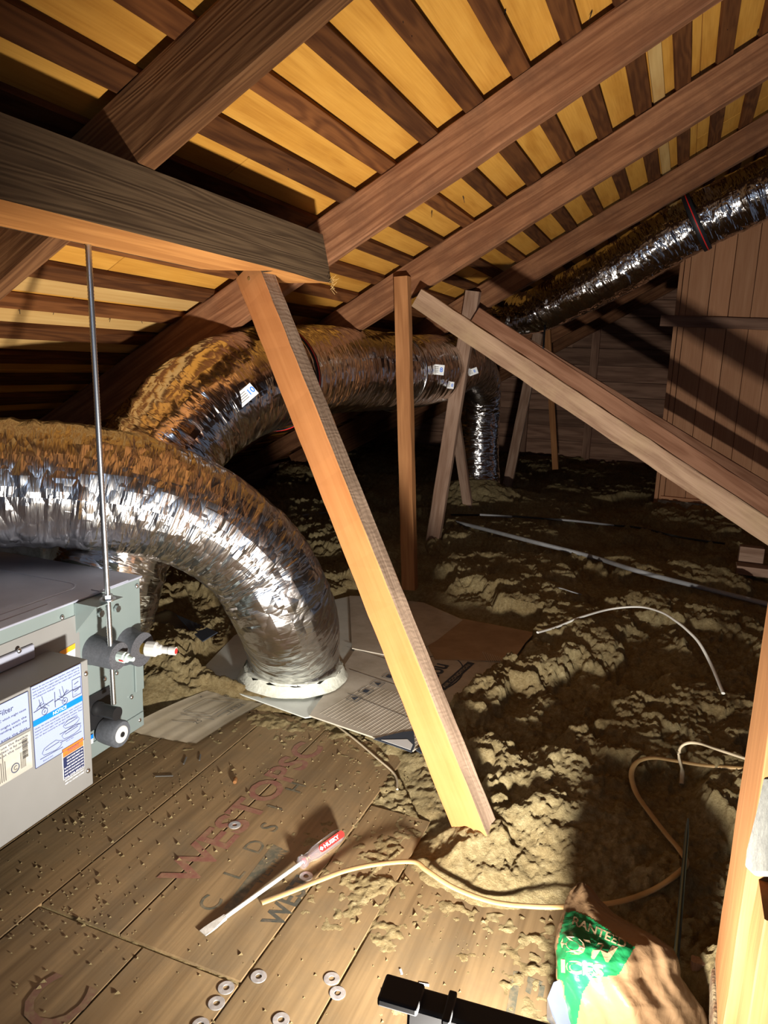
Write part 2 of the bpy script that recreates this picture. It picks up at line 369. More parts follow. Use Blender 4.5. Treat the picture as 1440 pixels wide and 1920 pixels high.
# ------------------------------------------------------------------ lumber
def frame(A, B, up, roll=0.0):
    A = Vector(A); B = Vector(B); x = (B-A).normalized(); up = Vector(up)
    z = (up-x*up.dot(x)).normalized(); y = z.cross(x)
    if roll:
        y2 = y*math.cos(roll)+z*math.sin(roll); z2 = -y*math.sin(roll)+z*math.cos(roll); y, z = y2, z2
    M = Matrix(((x.x, y.x, z.x, A.x), (x.y, y.y, z.y, A.y), (x.z, y.z, z.z, A.z), (0, 0, 0, 1)))
    return M, (B-A).length
def lumber_mesh(name, Ln, w, h, mats, wob=0.0015, seed=0, step=0.12, ch=0.003, face_mats=None, ragged=0.0):
    """section w (local Y) x h (local Z), chamfered, slightly uneven. face_mats: dict side->index for +y,-y,+z,-z,ends"""
    rn = random.Random(seed); n = max(2, int(Ln/step)+1)
    sec = [(-w/2+ch, -h/2), (w/2-ch, -h/2), (w/2, -h/2+ch), (w/2, h/2-ch), (w/2-ch, h/2), (-w/2+ch, h/2), (-w/2, h/2-ch), (-w/2, -h/2+ch)]
    vs = []; fs = []; mi = []
    sides = ['-z', 'c', '+y', 'c', '+z', 'c', '-y', 'c']
    fm = face_mats or {}
    for i in range(n+1):
        x = Ln*i/n
        for (y, z) in sec:
            xx = x+(rn.uniform(-ragged, ragged) if i in (0, n) else 0)
            vs.append((xx, y+rn.uniform(-wob, wob), z+rn.uniform(-wob, wob)))
    for i in range(n):
        for k in range(8):
            j = (k+1) % 8; fs.append((i*8+k, (i+1)*8+k, (i+1)*8+j, i*8+j)[::-1]); mi.append(fm.get(sides[k], fm.get('c', 0)) if sides[k] == 'c' else fm.get(sides[k], 0))
    fs.append(tuple(range(8))[::-1]); mi.append(fm.get('e', 0)); fs.append(tuple(n*8+k for k in range(8))); mi.append(fm.get('e', 0))
    me = bpy.data.meshes.new(name); me.from_pydata(vs, [], fs)
    for m in mats: me.materials.append(m)
    me.polygons.foreach_set('material_index', mi); me.update()
    return me
def lumber(name, A, B, w, h, mats, up=(0, 0, 1), roll=0.0, parent=None, seed=0, **kw):
    M, Ln = frame(A, B, up, roll)
    if not isinstance(mats, (list, tuple)): mats = [mats]
    me = lumber_mesh(name, Ln, w, h, mats, seed=seed, **kw)
    o = bpy.data.objects.new(name, me); COL.objects.link(o); o.matrix_basis = M
    if parent: world_parent(o, parent)
    return o

# ================================================================== STRUCTURE
TH = math.radians(30.15); TT = math.tan(TH); CT = math.cos(TH); ST = math.sin(TH)
ZR = 2.2                                   # underside of the rafters above x = 0
RD = 0.14                                  # rafter depth
def roofp(s, off, Y):                      # s along the slope, off square to it
    return Vector((s*CT-off*ST, Y, ZR+s*ST+off*CT))
ceil = empty('ceiling', (0, 0, ZR)); tag(ceil, 'sloping roof underside of dark spaced boards below golden plywood', kind='structure')
PER, SW = 0.16065, 0.0605
Y0, Y1 = -0.6, 9.25
bmesh_boards = [lumber_mesh('sheathing_board', Y1-Y0, SW+dw, 0.020, [M_sheath], wob=0.0012, seed=20+i, step=0.35, ch=0.0015) for i, dw in enumerate((0, 0.004, -0.003))]
upn = Vector((-ST, 0, CT))
for k in range(-24, 12):
    s = -0.416-0.0005+PER*k+SW/2
    A = roofp(s, RD+0.0115, Y0); M, _ = frame(A, A+Vector((0, 1, 0)), upn)
    o = bpy.data.objects.new('sheathing_board', bmesh_boards[k % 3]); COL.objects.link(o); o.matrix_basis = M; world_parent(o, ceil)
# plywood sheets above the gaps
sh_w, sh_l = 1.22, 2.44
me = lumber_mesh('plywood_sheet', sh_l-0.004, sh_w-0.004, 0.012, [M_ply], wob=0.0004, step=1.2, ch=0.001)
for i in range(-4, 2):
    for j in range(5):
        s = 0.62+sh_w*i-sh_w/2+0.61
        A = roofp(s, RD+0.031, Y0+j*sh_l-(0.9 if i % 2 else 0)); M, _ = frame(A, A+Vector((0, 1, 0)), upn)
        o = bpy.data.objects.new('plywood_sheet', me); COL.objects.link(o); o.matrix_basis = M; world_parent(o, ceil)
# a few newer pale boards let into the gaps
for (k, dw, ya, yb, dl) in ((-10, 0.075, Y0, 3.2, 0.004), (-11, 0.07, Y0, 4.0, 0.0), (-12, 0.07, Y0, 4.0, 0.0), (1, 0.045, 2.25, 6.8, -0.012)):
    s = -0.416+PER*k+SW+(PER-SW)/2+dl
    A = roofp(s, RD+0.019, ya)
    o = lumber('pale_board', A, A+Vector((0, yb-ya, 0)), dw, 0.010, M_pine, upn, parent=ceil, seed=k+60, step=0.5, ch=0.001)
    o['label'] = 'newer pale board let into a gap'
# roofing nails poking through the plywood
nm = Comp().cyl((0, 0, 0), (0, 0, -0.026), 0.0020, M_blk, 5, 0.0008).build('nail'); nail_me = nm.data; bpy.data.objects.remove(nm)
rn = random.Random(9)
for px, py in ((36, 572), (104, 575), (208, 590), (262, 593), (622, 84), (690, 154), (716, 187), (752, 20), (770, 50), (800, 40), (948, 18), (838, 135), (855, 172), (1120, 240), (1136, 248), (1363, 43), (1422, 55), (985, 372), (868, 368), (810, 395), (1042, 318), (500, 290), (537, 301), (1110, 20)):
    d = ray(px, py); n_ = np.array(upn); c0 = np.array(roofp(0, RD+0.022, 0)); t = (n_ @ (c0-CP))/(n_ @ d); q = Vector(CP+d*t)
    o = bpy.data.objects.new('nail', nail_me); COL.objects.link(o)
    o.rotation_euler = (rn.uniform(-0.3, 0.3), TH*0+rn.uniform(-0.3, 0.3), 0); o.location = q; bpy.context.view_layer.update() if False else None
    world_parent(o, ceil)
# the other slope, behind the ridge and outside the frame
XR = 1.55; ridge_z = ZR+XR*TT+0.2
rs = empty('ceiling', (XR, 0, ridge_z)); tag(rs, 'opposite roof slope beyond the ridge', kind='structure')
lumber('roof_panel', (XR+1.9, Y0, ridge_z-1.9*TT), (XR+1.9, Y1, ridge_z-1.9*TT), 4.5, 0.03, M_sheath, (ST, 0, CT), parent=rs, step=2)

# rafters
def rafter(Yc, s0, s1, label, m=M_raft, w=0.05, seed=1, depth=RD):
    A = roofp(s0, depth/2+(RD-depth), Yc); B = roofp(s1, depth/2+(RD-depth), Yc)
    o = lumber('rafter', A, B, w, depth, m, upn, seed=seed, wob=0.002, ch=0.004, step=0.15)
    tag(o, label, 'rafter', 'rafters of the roof slope'); return o
rafter(0.36, -4.2, 1.85, 'nearest rafter, a sliver at the top left edge of the view', seed=2)
rafter(1.33, -4.2, 1.85, 'wide dark rafter at upper left resting on the big beam', M_raftA, 0.055, 3)
rafter(2.385, -4.2, 1.85, 'red-brown rafter passing just beyond the end of the big beam', seed=4)
rafter(3.355, -4.2, 1.85, 'rafter held up by the plumb orange-brown post', seed=5)
rafter(4.50, -4.2, 1.85, 'lowest-looking rafter running along the upper edge of the foil duct', seed=6)
rafter(5.60, -4.2, 1.85, 'rafter end glimpsed above the elbow of the far duct', seed=7)
for i, y in enumerate((6.7, 7.8, 8.9)):
    o = rafter(y, -4.2, 1.85, 'rafter hidden in the dark beyond the ducts, number %s from the gable' % ('three', 'two', 'one')[i], seed=8+i)
    o['label'] = ('third', 'second', 'first')[i]+' rafter in front of the dark gable wall'

# floor: deck boards on a dark subfloor
fl = empty('floor', (0, 0, 0)); tag(fl, 'attic floor of old plywood deck boards', kind='structure')
c = Comp().box((-1.0, 4.2, -0.12), (7.0, 11.0, 0.02), M_cardd); c.build('subfloor', fl)
deck = [(-2.3, -1.42, -0.4, 2.1), (-1.42, -1.19, -0.4, 2.08), (-1.19, -0.975, 1.055, 2.06), (-0.975, -0.676, 1.055, 2.02), (-0.676, -0.50, -0.4, 1.70), (-0.50, -0.10, -0.4, 1.535), (-1.19, -0.909, -0.4, 1.045), (-0.909, -0.676, -0.4, 1.045)]
rn = random.Random(5)
for i, (x0, x1, y0, y1) in enumerate(deck):
    dz = rn.uniform(-0.0012, 0.0008)
    xc = (x0+x1)/2
    lumber('floor_board', (xc, y0, -0.0095+dz), (xc, y1, -0.0095+dz), x1-x0-0.0045, 0.019, M_deck, parent=fl, seed=i, wob=0.0006, ch=0.0012, step=0.2)
# stencils on the deck
UPL = Vector((-1, 0, 0)); AL = Vector((0, 1, 0))
def deck_text(name, body, px, py, h, m, fit=None, label=None, z=0.0016, **kw):
    q = P(px, py, z=0); q.z = z
    o = Comp().text(body, q, AL, UPL, h, m, fit=fit, **kw).build(name, fl)
    if label: o['label'] = label
    return o
deck_text('stencil_lettering', 'WESTOPSC', 352, 1668, 0.088, M_red, fit=0.70, label='row of large faded red capitals', bold=0.02)
for ch_, px, py in (('C', 400, 1712), ('L', 450, 1650), ('D', 485, 1602), ('S', 515, 1562), ('I', 528, 1520), ('H', 562, 1488)):
    deck_text('stencil_lettering', ch_, px, py, 0.048, M_grey, label='grey stencilled letter')
deck_text('stencil_lettering', 'WEST', 524, 1742, 0.047, M_black, fit=0.165, label='short row of black capitals', bold=0.025)
deck_text('stencil_lettering', 'WESTERN', 490, 1660, 0.03, M_grey, fit=0.13, label='faint stencil in the shadow')
deck_text('stencil_lettering', 'C', 108, 1945, 0.12, M_redf, label='large faint red letter')
def deck_patch(pts, m, z=0.0014):
    Comp().poly([Vector((P(*p, z=0).x, P(*p, z=0).y, z)) for p in pts], m).build('paint_mark', fl)
deck_patch([(418, 1706), (436, 1712), (530, 1592), (512, 1584)], M_grey)
deck_patch([(963, 1822), (978, 1824), (962, 1920), (945, 1918)], M_grey)
deck_patch([(990, 1832), (1018, 1842), (1014, 1850), (988, 1842)], M_grey)
deck_patch([(990, 1842), (1000, 1846), (994, 1866), (985, 1860)], M_grey)
deck_patch([(1012, 1848), (1022, 1850), (1018, 1872), (1008, 1870)], M_grey)

# gable wall and partition
wb = empty('wall_back', (-1, 9.2, 0)); tag(wb, 'dark gable wall of wide horizontal boards', kind='structure')
Comp().box((-1.0, 9.235, 1.5), (6.6, 0.02, 3.4), M_gab).build('light_stop_panel', wb)  # added unseen panel blocking world light that leaks through the board gaps
zz = -0.05; i = 0
while zz < 3.1:
    hgt = 0.185+0.012*math.sin(i*2.1)
    xl = max(-3.9, (zz+hgt-2.36)/TT)
    o = lumber('wall_board', (xl, 9.2, zz+hgt/2), (2.2, 9.2, zz+hgt/2), 0.02, hgt-0.006, M_gab, parent=wb, seed=100+i, step=0.8, ch=0.002)
    zz += hgt; i += 1
for (pxa, pya) in ((1112, 700), (1385, 700), (985, 760)):
    q = P(pxa, pya, Y=9.14)
    lumber('stud', (q.x, 9.14, 0), (q.x, 9.14, 2.25+q.x*TT), 0.09, 0.06, M_gab, (0, 1, 0), parent=wb, seed=int(pxa), step=0.6)
wp = empty('wall_right', (0.5, 6.6, 0)); tag(wp, 'reddish partition of vertical tongue and groove boards', kind='structure')
x = -0.135; i = 0
for i, wd in enumerate((0.035, 0.045, 0.165, 0.15, 0.16, 0.155, 0.15, 0.16, 0.15, 0.16, 0.155, 0.16, 0.15, 0.16)):
    pr = 0.012 if i == 0 else (0.004 if i == 1 else 0)
    ztop = 2.32+x*TT
    lumber('wall_board', (x+wd/2, 6.6-pr, 0.02), (x+wd/2, 6.6-pr, ztop), wd-0.004, 0.02, M_part, (0, 1, 0), parent=wp, seed=130+i, step=0.7, ch=0.0025)
    x += wd
lumber('rail', (-0.235, 6.565, 1.605), (1.9, 6.565, 1.56), 0.03, 0.085, M_gab, parent=wp, seed=150)
lumber('sill', (-0.08, 6.56, 0.16), (0.36, 6.56, 0.16), 0.03, 0.03, M_part, parent=wp, seed=151)
Comp().box((0.45, 6.585, 0.06), (1.1, 0.05, 0.16), M_plen).build('base_panel', wp)
wl = empty('wall_left', (-3.75, 4, 0)); tag(wl, 'low dark knee of the eave at far left', kind='structure')
lumber('wall_board', (-3.72, Y0, 0.02), (-3.72, Y1, 0.02), 0.03, 0.26, M_gab, parent=wl, step=2)

# ================================================================== FRAMING
# big beam (purlin) with its brightened underside and waney end
def beam():
    X1 = -1.075; zt, zb = 1.572, 1.437
    st = [(-0.7, zt, zb, 0.235), (1.84, zt, zb, 0.235), (1.87, zt, zb, 0.20), (1.885, zt, zb, 0.10), (1.89, zt, zb, 0.03), (1.91, zt, zb, 0.05),
          (1.96, zt, zb, 0.14), (2.03, zt, zb-0.002, 0.23), (2.11, zt, zb-0.004, 0.25), (2.17, zt, zb, 0.17)]
    c = Comp(); rings = []
    for i, (y, a, b, wd) in enumerate(st):
        if i == len(st)-1: pts = [(X1, 2.135, a), (X1, y+0.035, b), (X1-wd, y+0.03, b), (X1-wd-0.02, 2.16, (a+b)/2+0.03), (X1-0.2, 2.135, a)]
        else: pts = [(X1, y, a), (X1, y, b), (X1-wd, y, b), (X1-max(wd, 0.16)-0.03, y, b+0.035 if i > 2 else b+0.004), (X1-0.235, y, a)]
        rings.append(pts)
    M = Matrix(((0, 1, 0, 0), (1, 0, 0, 0), (0, 0, -1, 0), (0, 0, 0, 1)))  # local X along world Y
    Mi = M.inverted()
    mats = [M_purl, M_purlb, M_purl, M_purl, M_purl]
    for i in range(len(rings)-1):
        n = 5
        for k in range(n):
            j = (k+1) % n
            c.add([Mi @ Vector(p) for p in (rings[i][k], rings[i+1][k], rings[i+1][j], rings[i][j])], [(0, 1, 2, 3)], mats[k])
    c.add([Mi @ Vector(p) for p in rings[-1]], [(0, 1, 2, 3, 4)], M_purl); c.add([Mi @ Vector(p) for p in rings[0]], [(4, 3, 2, 1, 0)], M_purl)
    o = c.build('roof_beam', matrix=M); return o
bm_o = beam(); tag(bm_o, 'heavy dark beam with bright orange underside at upper left', 'beam')
# a wooden offcut and straw tuft on the beam end
c = Comp(); rn = random.Random(3)
for k in range(26):
    q = P(618, 532, Y=2.16)+Vector((0.004+rn.uniform(0, .006), rn.uniform(-.012, .012), rn.uniform(-.02, .016)))
    c.cyl(q, q+Vector((rn.uniform(0, .016), rn.uniform(-.014, .014), rn.uniform(-.014, .014))), 0.0006, M_pine, 4)
t_ = c.build('straw_tuft', bm_o); t_['label'] = 'small tuft of pale straw stuck to the beam end'

# leaning orange brace
Bb = Vector((-0.3315+0.006, 1.6359, -0.02)); Tb = Vector((-1.2248, 1.976, 1.45))
d_ = (Tb-Bb).normalized(); Bb2 = Bb; Tb2 = Tb-d_*0.0
yv = Vector((0, 1, 0)); n1 = (yv-d_*yv.dot(d_)).normalized(); u_ = n1.cross(d_)
if u_.x < 0: u_ = -u_
ph = 0.2588; rr_ = u_*math.cos(ph)-n1*math.sin(ph); ff = -n1*math.cos(ph)-u_*math.sin(ph)
# local: X=d, Y=w axis, Z=h axis; put front face on +Z, rough face on the right
Lb = (Tb-Bb).length
yax = ff.cross(d_)
sgn = 1 if yax.dot(rr_) > 0 else -1
Mb = Matrix(((d_.x, yax.x, ff.x, Bb.x), (d_.y, yax.y, ff.y, Bb.y), (d_.z, yax.z, ff.z, Bb.z), (0, 0, 0, 1)))
me = lumber_mesh('leaning_brace', Lb, 0.1023, 0.0555, [M_brace, M_bracer], wob=0.001, seed=5, step=0.05, ch=0.002, ragged=0.004,
                 face_mats={'+y': 1 if sgn > 0 else 0, '-y': 0 if sgn > 0 else 1, '-z': 1, '+z': 0, 'e': 1, 'c': 0})
br = bpy.data.objects.new('leaning_brace', me); COL.objects.link(br); br.matrix_basis = Mb
tag(br, 'bright orange plank leaning across the centre of the attic with a rough side', 'brace')
nh = Mb @ Vector((Lb-0.035, 0.0, 0.0275))
c = Comp().cyl(nh, nh+ff*0.002, 0.0055, M_steel, 12); o = c.build('nail_head', br)

# threaded hanger rod
rod = empty('hanger_rod', (-1.3, 1.417, 0.29))
c = Comp(); A = P(165, 452, X=-1.3); A.z = 1.437; B = P(213, 1320, X=-1.3)
dr = (B-A).normalized(); Lr = (B-A).length
prof = []; npit = 300
for i in range(npit+1): prof += [(i/npit, 0.0075 if i % 2 else 0.0066)]
c.lathe(A, B, prof, M_steel, 12); c.build('threaded_rod', rod)
tag(rod, 'long threaded steel rod hanging from the beam down to the cabinet bracket', 'rod')
q = P(204, 1122, X=-1.3); t = (q-A).dot(dr)
nut = Comp().cyl(A+dr*(t-0.012), A+dr*(t-0.001), 0.0125, M_steel, 6, smooth=False).build('nut', rod)
Comp().cyl(A+dr*(t-0.001), A+dr*(t+0.0015), 0.020, M_steel, 24).build('washer_plate', rod)

# face planks defined by their outline in a vertical plane parallel to the gable
def plankY(name, a0, a1, b0, b1, Y, th, m, label, cat, ext=0.0, ext0=0.0, seed=0, **kw):
    """a0,a1: the two edge pixels at one end, b0,b1 at the other; front face in plane Y, thickness th going away"""
    A0, A1, B0, B1 = [P(*p, Y=Y) for p in (a0, a1, b0, b1)]
    A = (A0+A1)/2; B = (B0+B1)/2; d = (B-A).normalized()
    nrm = Vector((0, 1, 0)).cross(d).normalized()
    h = 0.5*(abs((A1-A0).dot(nrm))+abs((B1-B0).dot(nrm)))
    A = A-d*ext0; B = B+d*ext; off = Vector((0, th/2, 0))
    o = lumber(name, A+off, B+off, h, th, m, up=(0, -1, 0), seed=seed, **kw)
    if label: tag(o, label, cat)
    return o
plankY('support_post', (738, 518), (763, 518), (751, 1062), (777, 1062), 3.275, 0.052, M_post, 'plumb orange-brown post under the middle rafter', 'post', ext=0.12, seed=11)
plankY('support_post', (872, 550), (897, 554), (806, 960), (832, 960), 4.40, 0.05, M_postg, 'weathered post leaning left in front of the duct elbow', 'post', ext=0.22, ext0=0.02, seed=12)
plankY('support_post', (846, 800), (862, 800), (866, 945), (884, 945), 5.5, 0.05, M_postg, 'short pale post crossing behind the weathered leaning post', 'post', ext=0.1, ext0=1.0, seed=13)
plankY('support_post', (981, 715), (999, 715), (946, 888), (964, 888), 6.6, 0.05, M_postg, 'far pale post leaning left beside the dropping duct', 'post', ext=0.12, ext0=0.8, seed=14)
plankY('support_post', (1022, 640), (1032, 640), (1034, 862), (1046, 862), 7.6, 0.05, M_post, 'thin red-brown post far back in front of the gable', 'post', ext=0.1, ext0=0.25, seed=15)
plankY('diagonal_strut', (797, 545), (765, 571), (1440, 972), (1440, 1022), 3.235, 0.045, M_strutg, 'rough dusty strut running down to the right, front of the pair', 'strut', ext=0.9, seed=16, step=0.06)
plankY('diagonal_strut', (895, 575), (885, 607), (1440, 930), (1440, 976), 4.35, 0.05, M_strutr, 'smoother red-brown strut just behind the rough dusty one', 'strut', ext=0.9, seed=17)
plankY('diagonal_strut', (1000, 640), (990, 662), (1440, 905), (1440, 935), 5.45, 0.05, M_strutr, 'farthest strut almost hidden behind the red-brown one', 'strut', ext=0.9, ext0=0.6, seed=18)

# foreground stud at the right edge
sx = 0.158
A = P(1340, 1800, X=sx); B = P(1440, 1150, X=sx)
st = empty('door_stud', (sx+0.03, 1.15, A.z)); tag(st, 'brightly lit sawn stud at the right edge, nearest the camera', 'stud')
lumber('stud', (sx+0.022, A.y-0.095, A.z), (sx+0.022, A.y-0.095, 2.25), 0.044, 0.19, M_stud, up=(0, 1, 0), seed=21, parent=st, wob=0.001, step=0.1, ragged=0.003)
lumber('jack_stud', (sx+0.040, A.y-0.225, 0.0), (sx+0.040, A.y-0.225, 0.50), 0.05, 0.10, M_stud, up=(0, 1, 0), seed=22, parent=st, step=0.1)
# felt cloth caught on the stud
pts = [(1432, 1455), (1418, 1520), (1400, 1590), (1396, 1626), (1410, 1640), (1440, 1640), (1470, 1632), (1490, 1560), (1490, 1455)]
cc = Comp(); X_ = sx-0.006
cc.poly([P(*p, X=X_) for p in pts], M_gauze, 0.012, Vector((-1, 0, 0)))
o = cc.build('felt_pad'); tag(o, 'grey felt pad hanging on the bright stud at the right edge', 'pad')
bv = o.modifiers.new('b', 'BEVEL'); bv.width = 0.004; bv.segments = 2
# lower framing by the hatch
lumber('hatch_board', (0.165, 1.40, -0.3), (0.157, 1.40, P(1330, 1806, Y=1.40).z), 0.045, 0.02, M_postg, up=(0, 1, 0), seed=23)
o = bpy.data.objects['hatch_board']; tag(o, 'dim upright board below the bright stud', 'board')
hb = empty('brick_pier', (0.2, 1.28, 0)); tag(hb, 'mortar-crusted bricks stacked under the bright stud', 'bricks')
for k in range(4):
    Comp().box((0.205+0.004*(k % 2), 1.27, -0.06+0.066*k), (0.075, 0.17, 0.060), M_bark, ch=0.004).build('brick', hb)

# ================================================================== BLOWN INSULATION
def in_poly(px, py, poly):
    r = np.zeros(px.shape, bool); n = len(poly)
    for i in range(n):
        x1, y1 = poly[i]; x2, y2 = poly[(i+1) % n]
        c_ = ((y1 > py) != (y2 > py)) & (px < (x2-x1)*(py-y1)/((y2-y1)+1e-12)+x1); r ^= c_
    return r
def sdist(px, py, poly):
    d = np.full(px.shape, 1e9); n = len(poly)
    for i in range(n):
        x1, y1 = poly[i]; x2, y2 = poly[(i+1) % n]; ex, ey = x2-x1, y2-y1
        t = np.clip(((px-x1)*ex+(py-y1)*ey)/(ex*ex+ey*ey), 0, 1)
        d = np.minimum(d, np.hypot(px-x1-ex*t, py-y1-ey*t))
    return np.where(in_poly(px, py, poly), -d, d)
fp = lambda *p: tuple(P(*p, z=0))[:2]
deck_poly = [(-4, -1), (-4, 1.2), (-2.4, 1.65), (-1.62, 1.86), (-1.42, 1.98), fp(500, 1338), fp(640, 1345), fp(735, 1430), fp(800, 1560), fp(700, 1640), fp(760, 1650), fp(880, 1705), fp(1045, 1725), (-0.085, 1.2), (-0.085, -1)]
card_poly = [fp(362, 1266), fp(582, 1346), fp(772, 1410), fp(965, 1245), fp(1010, 1183), fp(940, 1172), fp(795, 1128), fp(650, 1112), fp(450, 1190)]
small_poly = [fp(262, 1360), fp(388, 1300), fp(500, 1325), fp(368, 1399)]
unit_poly = [(-2.2, 0), (-1.3, 0), (-1.3, 1.66), (-2.2, 1.66)]
def height(X, Y):
    sd = sdist(X, Y, deck_poly)
    far = np.clip((Y-2.2)/1.5, 0, 1)
    base = np.where(sd < 0, -0.012+np.maximum(sd, -0.25)*0.035, -0.010+0.075*(1-np.exp(-sd/0.14)))
    base = base+0.02*far+0.02*np.clip((Y-4)/3, 0, 1)
    amp = np.clip((sd+0.03)/0.22, 0.12, 1.0)
    calm = 1-0.75*np.exp(-((X+0.12)/0.26)**2-((Y-1.78)/0.30)**2)
    sst = lambda t: (lambda c_: c_*c_*(3-2*c_))(np.clip(t, 0, 1))
    wx = X+0.03*(fbm(X*9, Y*9, 3.1, 2)-0.5); wy = Y+0.03*(fbm(X*9+31, Y*9, 8.1, 2)-0.5)
    big = fbm(X*1.7, Y*1.7, 0.3, 3)-0.5
    n1 = fbm(wx*3.2, wy*3.0, 2.2, 6); n2 = fbm(wx*10+4, wy*10, 5.0, 5); n3 = fbm(X*30, Y*34, 7.0, 4)
    t1 = sst((n1-0.455)/0.10); t2 = sst((n2-0.44)/0.13); t3 = sst((n3-0.42)/0.2)
    fine = fbm(X*62, Y*62, 1.0, 3)-0.5
    finer = np.abs(fbm(X*130, Y*130, 4.0, 2)-0.5)
    h = base+amp*(0.13*big+calm*(0.060*(t1-0.5)+0.018*(t2-0.5)))+np.clip(amp, 0.3, 1)*(0.010*(t3-0.5)+0.014*fine-0.016*finer)
    # thin dust lying on the deck near the edge
    dust = np.clip(1-(-sd)/0.58, 0, 1)
    pt = fbm(X*11+2, Y*11, 6.6, 6)
    patch = sst((pt-0.47)/0.28)*0.0065*dust+np.where(dust > 0, (0.010*fine-0.004*finer)*(0.4+dust), 0)
    h = h+0.13*np.exp(-((X+1.45)/0.30)**2-((Y-5.95)/0.30)**2)
    h = np.where(sd < 0, -0.0058+0.0060*dust**1.3+patch, h)
    # smooth trodden slope in front of the brace foot
    # raised batt edge between unit and duct collar
    rb = np.exp(-((X+1.66)/0.16)**2-((Y-2.12)/0.20)**2); h = h+0.015*rb
    for pl, zc in ((card_poly, 0.008), (small_poly, -0.004), (unit_poly, -0.02)):
        k = sdist(X, Y, pl); f = np.clip((k+0.03)/0.05, 0, 1); h = np.where(k < 0.02, np.minimum(h, zc+f*0.04), h)
    return h
def insulation():
    ys = [0.55]
    while ys[-1] < 9.2: ys.append(ys[-1]+max(0.0042, 0.0036*ys[-1]))
    ys = np.array(ys); nx = 950
    u = np.linspace(0, 1, nx)
    # columns fan out with distance, like a wedge of ground
    Y = ys[:, None]+0*u[None, :]
    x0 = -1.35-0.36*ys; x0 = np.maximum(x0, -3.8); x1 = 0.62+0.115*ys*2.0
    X = x0[:, None]+(x1-x0)[:, None]*u[None, :]
    Z = height(X, Y)
    jx = 0.004*(fbm(X*60, Y*60, 9.0, 2)-0.5)
    # clumps overhang a little
    ny = len(ys)
    co = np.stack([X+jx, Y, Z], -1).reshape(-1, 3)
    me = bpy.data.meshes.new('blown_insulation')
    idx = np.arange(ny*nx).reshape(ny, nx)
    q = np.stack([idx[:-1, :-1], idx[:-1, 1:], idx[1:, 1:], idx[1:, :-1]], -1).reshape(-1, 4)
    zq = Z.reshape(-1)[q]; keep = zq.max(1) > -0.012
    kx = co[:, 0][q].mean(1); keep |= True & (kx > -0.085)
    q = q[keep]
    me.vertices.add(len(co)); me.vertices.foreach_set('co', co.ravel())
    me.loops.add(len(q)*4); me.loops.foreach_set('vertex_index', q.ravel().astype(np.int32))
    me.polygons.add(len(q)); me.polygons.foreach_set('loop_start', np.arange(0, len(q)*4, 4, dtype=np.int32)); me.polygons.foreach_set('loop_total', np.full(len(q), 4, np.int32))
    me.update(calc_edges=True); me.validate()
    me.materials.append(M_ins); me.polygons.foreach_set('use_smooth', [True]*len(me.polygons))
    o = bpy.data.objects.new('blown_insulation', me); COL.objects.link(o)
    tag(o, 'lumpy tan loose-fill insulation covering the attic floor around the deck', 'insulation', kind='stuff')
insulation()
def hz(x, y): return float(height(np.array([[x]]), np.array([[y]]))[0, 0])
# crumbs scattered on the deck
def crumbs():
    rn = random.Random(77); c = Comp(); n = 0
    while n < 900:
        if rn.random() < 0.45:
            k = rn.choice([(-1.18, 1.06, .10), (-1.33, 1.55, .10), (-1.25, 1.25, .12), (-1.1, 1.5, .12), (-0.75, 1.9, .15), (-1.05, 1.07, .05), (-1.35, 1.3, .06), (-0.62, 1.75, .15), (-0.9, 2.0, .1), (-0.3, 1.4, .12)])
            x, y = rn.gauss(k[0], k[2]), rn.gauss(k[1], k[2]*0.8)
        else: x, y = rn.uniform(-1.45, -0.12), rn.uniform(0.7, 2.0)
        if y > 1.5 and x > -0.5: continue
        if x > -0.11 or x < -1.5: continue
        s = rn.choice((0.0015, 0.002, 0.0025, 0.003, 0.004, 0.0065 if rn.random() < 0.5 else 0.003)); n += 1
        vs = [Vector((a*s*rn.uniform(.6, 1.3), b*s*rn.uniform(.6, 1.3), e*s*rn.uniform(.5, 1.0))) for a, b, e in ((1, 0, 0), (-.5, .9, 0), (-.5, -.9, 0), (0.1, 0, 1), (0, 0.1, -.4))]
        c.add([Vector((x, y, s*0.35))+v for v in vs], [(0, 1, 3), (1, 2, 3), (2, 0, 3), (1, 0, 4), (2, 1, 4), (0, 2, 4)], M_ins)
    o = c.build('insulation_crumbs'); tag(o, 'small crumbs of insulation and dirt scattered over the deck boards', 'debris', kind='stuff')
crumbs()

